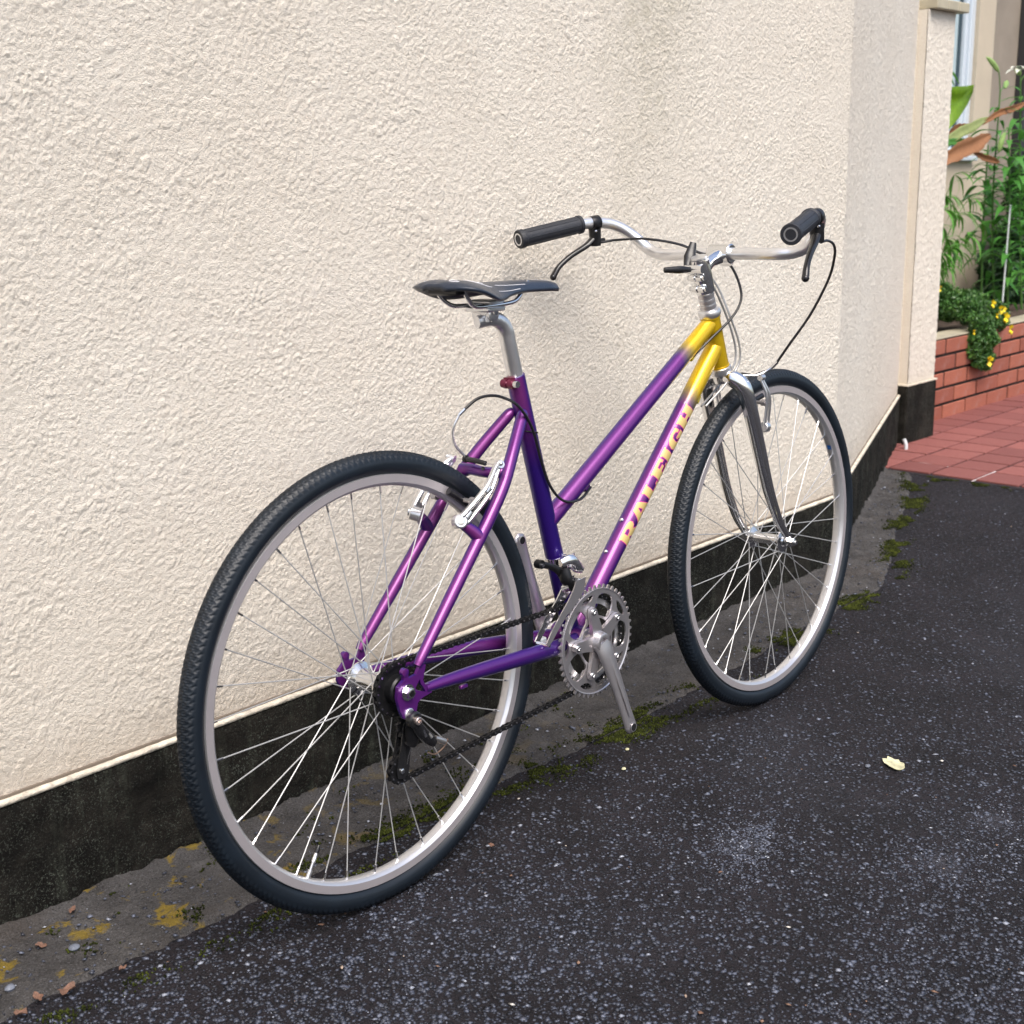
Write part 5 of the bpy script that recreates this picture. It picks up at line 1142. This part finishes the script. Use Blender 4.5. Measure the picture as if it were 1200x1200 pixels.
MB().tube([(.070, -.070, .251), (.078, -.069, .252), (.070, -.068, .242), (.052, -.067, .236), (.034, -.070, .245)], .0010, 6, 5).build('cable_end', simple('bent_cable_end', (.30, .20, .15), .4, .7), rd)
for y_ in (-.0485, -.036):
    MB().prism([(.024, .294), (.014, .300), (.006, .292), (.000, .262), (-.012, .226), (-.010, .212), (.002, .208), (.012, .216), (.016, .240), (.026, .276)], y_-.001, y_+.001).build('cage_plate', MAT['black'], rd)
pu = MB(); sprocket(pu, (-.002, .222), .0195, 11, -.0450, -.0398, .005); pu.build('pulley', MAT['blackm'], rd)
pu = MB(); sprocket(pu, (.016, .288), .0185, 11, -.0450, -.0398, .005); pu.build('pulley', MAT['blackm'], rd)
MB().lathe([(.0042, .0470), (.0042, .0515), (.003, .0522)], (-.002, 0, .222), (0, -1, 0), 12).build('pulley_bolt', MAT['steel'], rd)
MB().tube([(.014, -.060, .268), (.010, -.052, .242), (.008, -.0505, .230)], .0011, 6).build('cage_spring', MAT['steel'], rd)

# ---- seatpost and saddle
sp0 = ST-su*.03; k1 = Vector((.3215, 0, .826)); k2 = Vector((.3150, 0, .850)); k3 = Vector((.3020, 0, .865)); k4 = Vector((.2820, 0, .871)); k5 = Vector((.250, 0, .868))
seatpost = MB().tube([sp0, ST, k1, k2, k3, k4, k5], [.0134, .0134, .0134, .0132, .0118, .0095, .0068], 24, 8, flat=[1, 1, 1, 1, 1.1, 1.25, 1.5]).build('seatpost', MAT['alloy_dull'], bike)
seatpost.data.materials[0] = MAT['alloy']
MB().lathe([(.0100, -.019), (.0115, -.018), (.0115, .018), (.0100, .019)], (.270, 0, .879), (0, 1, 0), 22).tube([(.262, -.012, .868), (.262, -.012, .885)], .004, 10).box((.250, -.026, .884), (.290, .026, .8915), .002).box((.254, -.026, .8965), (.288, .026, .9015), .002).build('saddle_clamp', MAT['alloy'], seatpost)
MB().lathe([(.0058, .0195), (.0058, .0250), (.003, .0252)], (.268, 0, .884), (0, -1, 0), 6).lathe([(.0058, .0195), (.0058, .0235), (.003, .0237)], (.268, 0, .884), (0, 1, 0), 6).build('clamp_bolt', MAT['steel'], seatpost)
def saddle_mesh():
    X = np.array([.158, .166, .178, .195, .215, .235, .258, .285, .315, .350, .385, .415, .434, .4405]); W = np.array([.024, .050, .067, .0745, .0745, .0685, .056, .0415, .0300, .0235, .0205, .0185, .0140, .006])
    Zc = np.array([.9330, .9365, .9385, .9380, .9350, .9320, .9300, .9290, .9285, .9275, .9255, .9225, .9180, .9140]); D = np.array([.006, .009, .013, .018, .024, .029, .027, .022, .018, .016, .015, .013, .010, .005])
    xs = np.interp(np.linspace(0, 13, 66), range(14), X); w = np.interp(xs, X, W); zc = np.interp(xs, X, Zc); dp = np.interp(xs, X, D)
    # smooth the profiles
    kf = np.array([1, 3, 4, 3, 1])/12.0
    sm_ = lambda a_: np.concatenate([a_[:2], np.convolve(a_, kf, 'valid'), a_[-2:]])
    for _ in range(2): w, zc, dp = sm_(w), sm_(zc), sm_(dp)
    nu = 25; uu = np.linspace(-1, 1, nu); P = np.zeros((66, nu*2-2, 3))
    cr = .0025*np.exp(-((xs-.25)/.09)**2)
    for j, u_ in enumerate(uu):
        yy = u_*w; zz = zc-dp*np.abs(u_)**2.6-cr*np.exp(-(u_/.22)**2); P[:, j] = np.stack([xs, yy, zz], 1)
    for j, u_ in enumerate(uu[1:-1][::-1]):
        yy = u_*w*.96; zz = zc-dp*np.abs(u_)**2.6-.0065-.004*(1-abs(u_)); P[:, nu+j] = np.stack([xs, yy, zz], 1)
    return P
SPm = saddle_mesh(); me = grid('saddle', SPm, MAT['saddle'], True, False, True)
bm = bmesh.new(); bm.from_mesh(me); bmesh.ops.holes_fill(bm, edges=[e_ for e_ in bm.edges if len(e_.link_faces) == 1]); bmesh.ops.recalc_face_normals(bm, faces=bm.faces); bm.to_mesh(me); bm.free()
saddle = link('saddle', me, bike)
def sad_pt(x, u_, up=.0004):
    xs = SPm[:, 0, 0]; i = int(np.clip(np.searchsorted(xs, x), 1, 65)); f = (x-xs[i-1])/(xs[i]-xs[i-1]+1e-9); row = SPm[i-1]*(1-f)+SPm[i]*f; j = (u_+1)/2*24; j0 = int(min(23, j)); p = row[j0]*(1-(j-j0))+row[j0+1]*(j-j0)
    return Vector(p)+Vector((0, .0003*u_, up))
for u0, u1, xa, xb in ((-.55, -.72, .262, .345), (-.78, -.90, .255, .325), (.55, .72, .262, .345), (-.35, -.62, .205, .245), (.62, .35, .180, .235)):
    MB().tube([sad_pt(xa+(xb-xa)*t, u0+(u1-u0)*math.sin(t*PI*.5), .0002) for t in np.linspace(0, 1, 14)], .00065, 5).build('print_line', MAT['white'], saddle)
for u0, u1, xa, xb in ((-.30, -.42, .202, .240), (-.10, -.16, .385, .42), (.1, .02, .385, .42)):
    for k_ in range(6):
        t = k_/6; x = xa+(xb-xa)*t; uu_ = u0+(u1-u0)*t; MB().tube([sad_pt(x, uu_-.05, .0002), sad_pt(x+.002, uu_+.05, .0002)], .0005, 4).build('print_mark', MAT['white'], saddle)
MB().tube([sad_pt(.176+.005*math.cos(a_), -.42+.12*math.sin(a_), .0002) for a_ in np.linspace(0, 5.2, 14)], .0006, 4).build('print_mark', MAT['white'], saddle)
for s in (-1, 1):
    MB().tube([(.190, s*.030, .926), (.203, s*.028, .908), (.219, s*.024, .8965), (.240, s*.0225, .8935), (.300, s*.0225, .8945), (.325, s*.0200, .900), (.350, s*.0120, .918), (.362, s*.008, .923)], .0035, 10, 5).build('saddle_rail', MAT['chrome'], saddle)
MB().box((.176, -.032, .914), (.198, .032, .926), .003).box((.350, -.010, .912), (.368, .010, .922), .002).build('rail_mount', MAT['cable'], saddle)
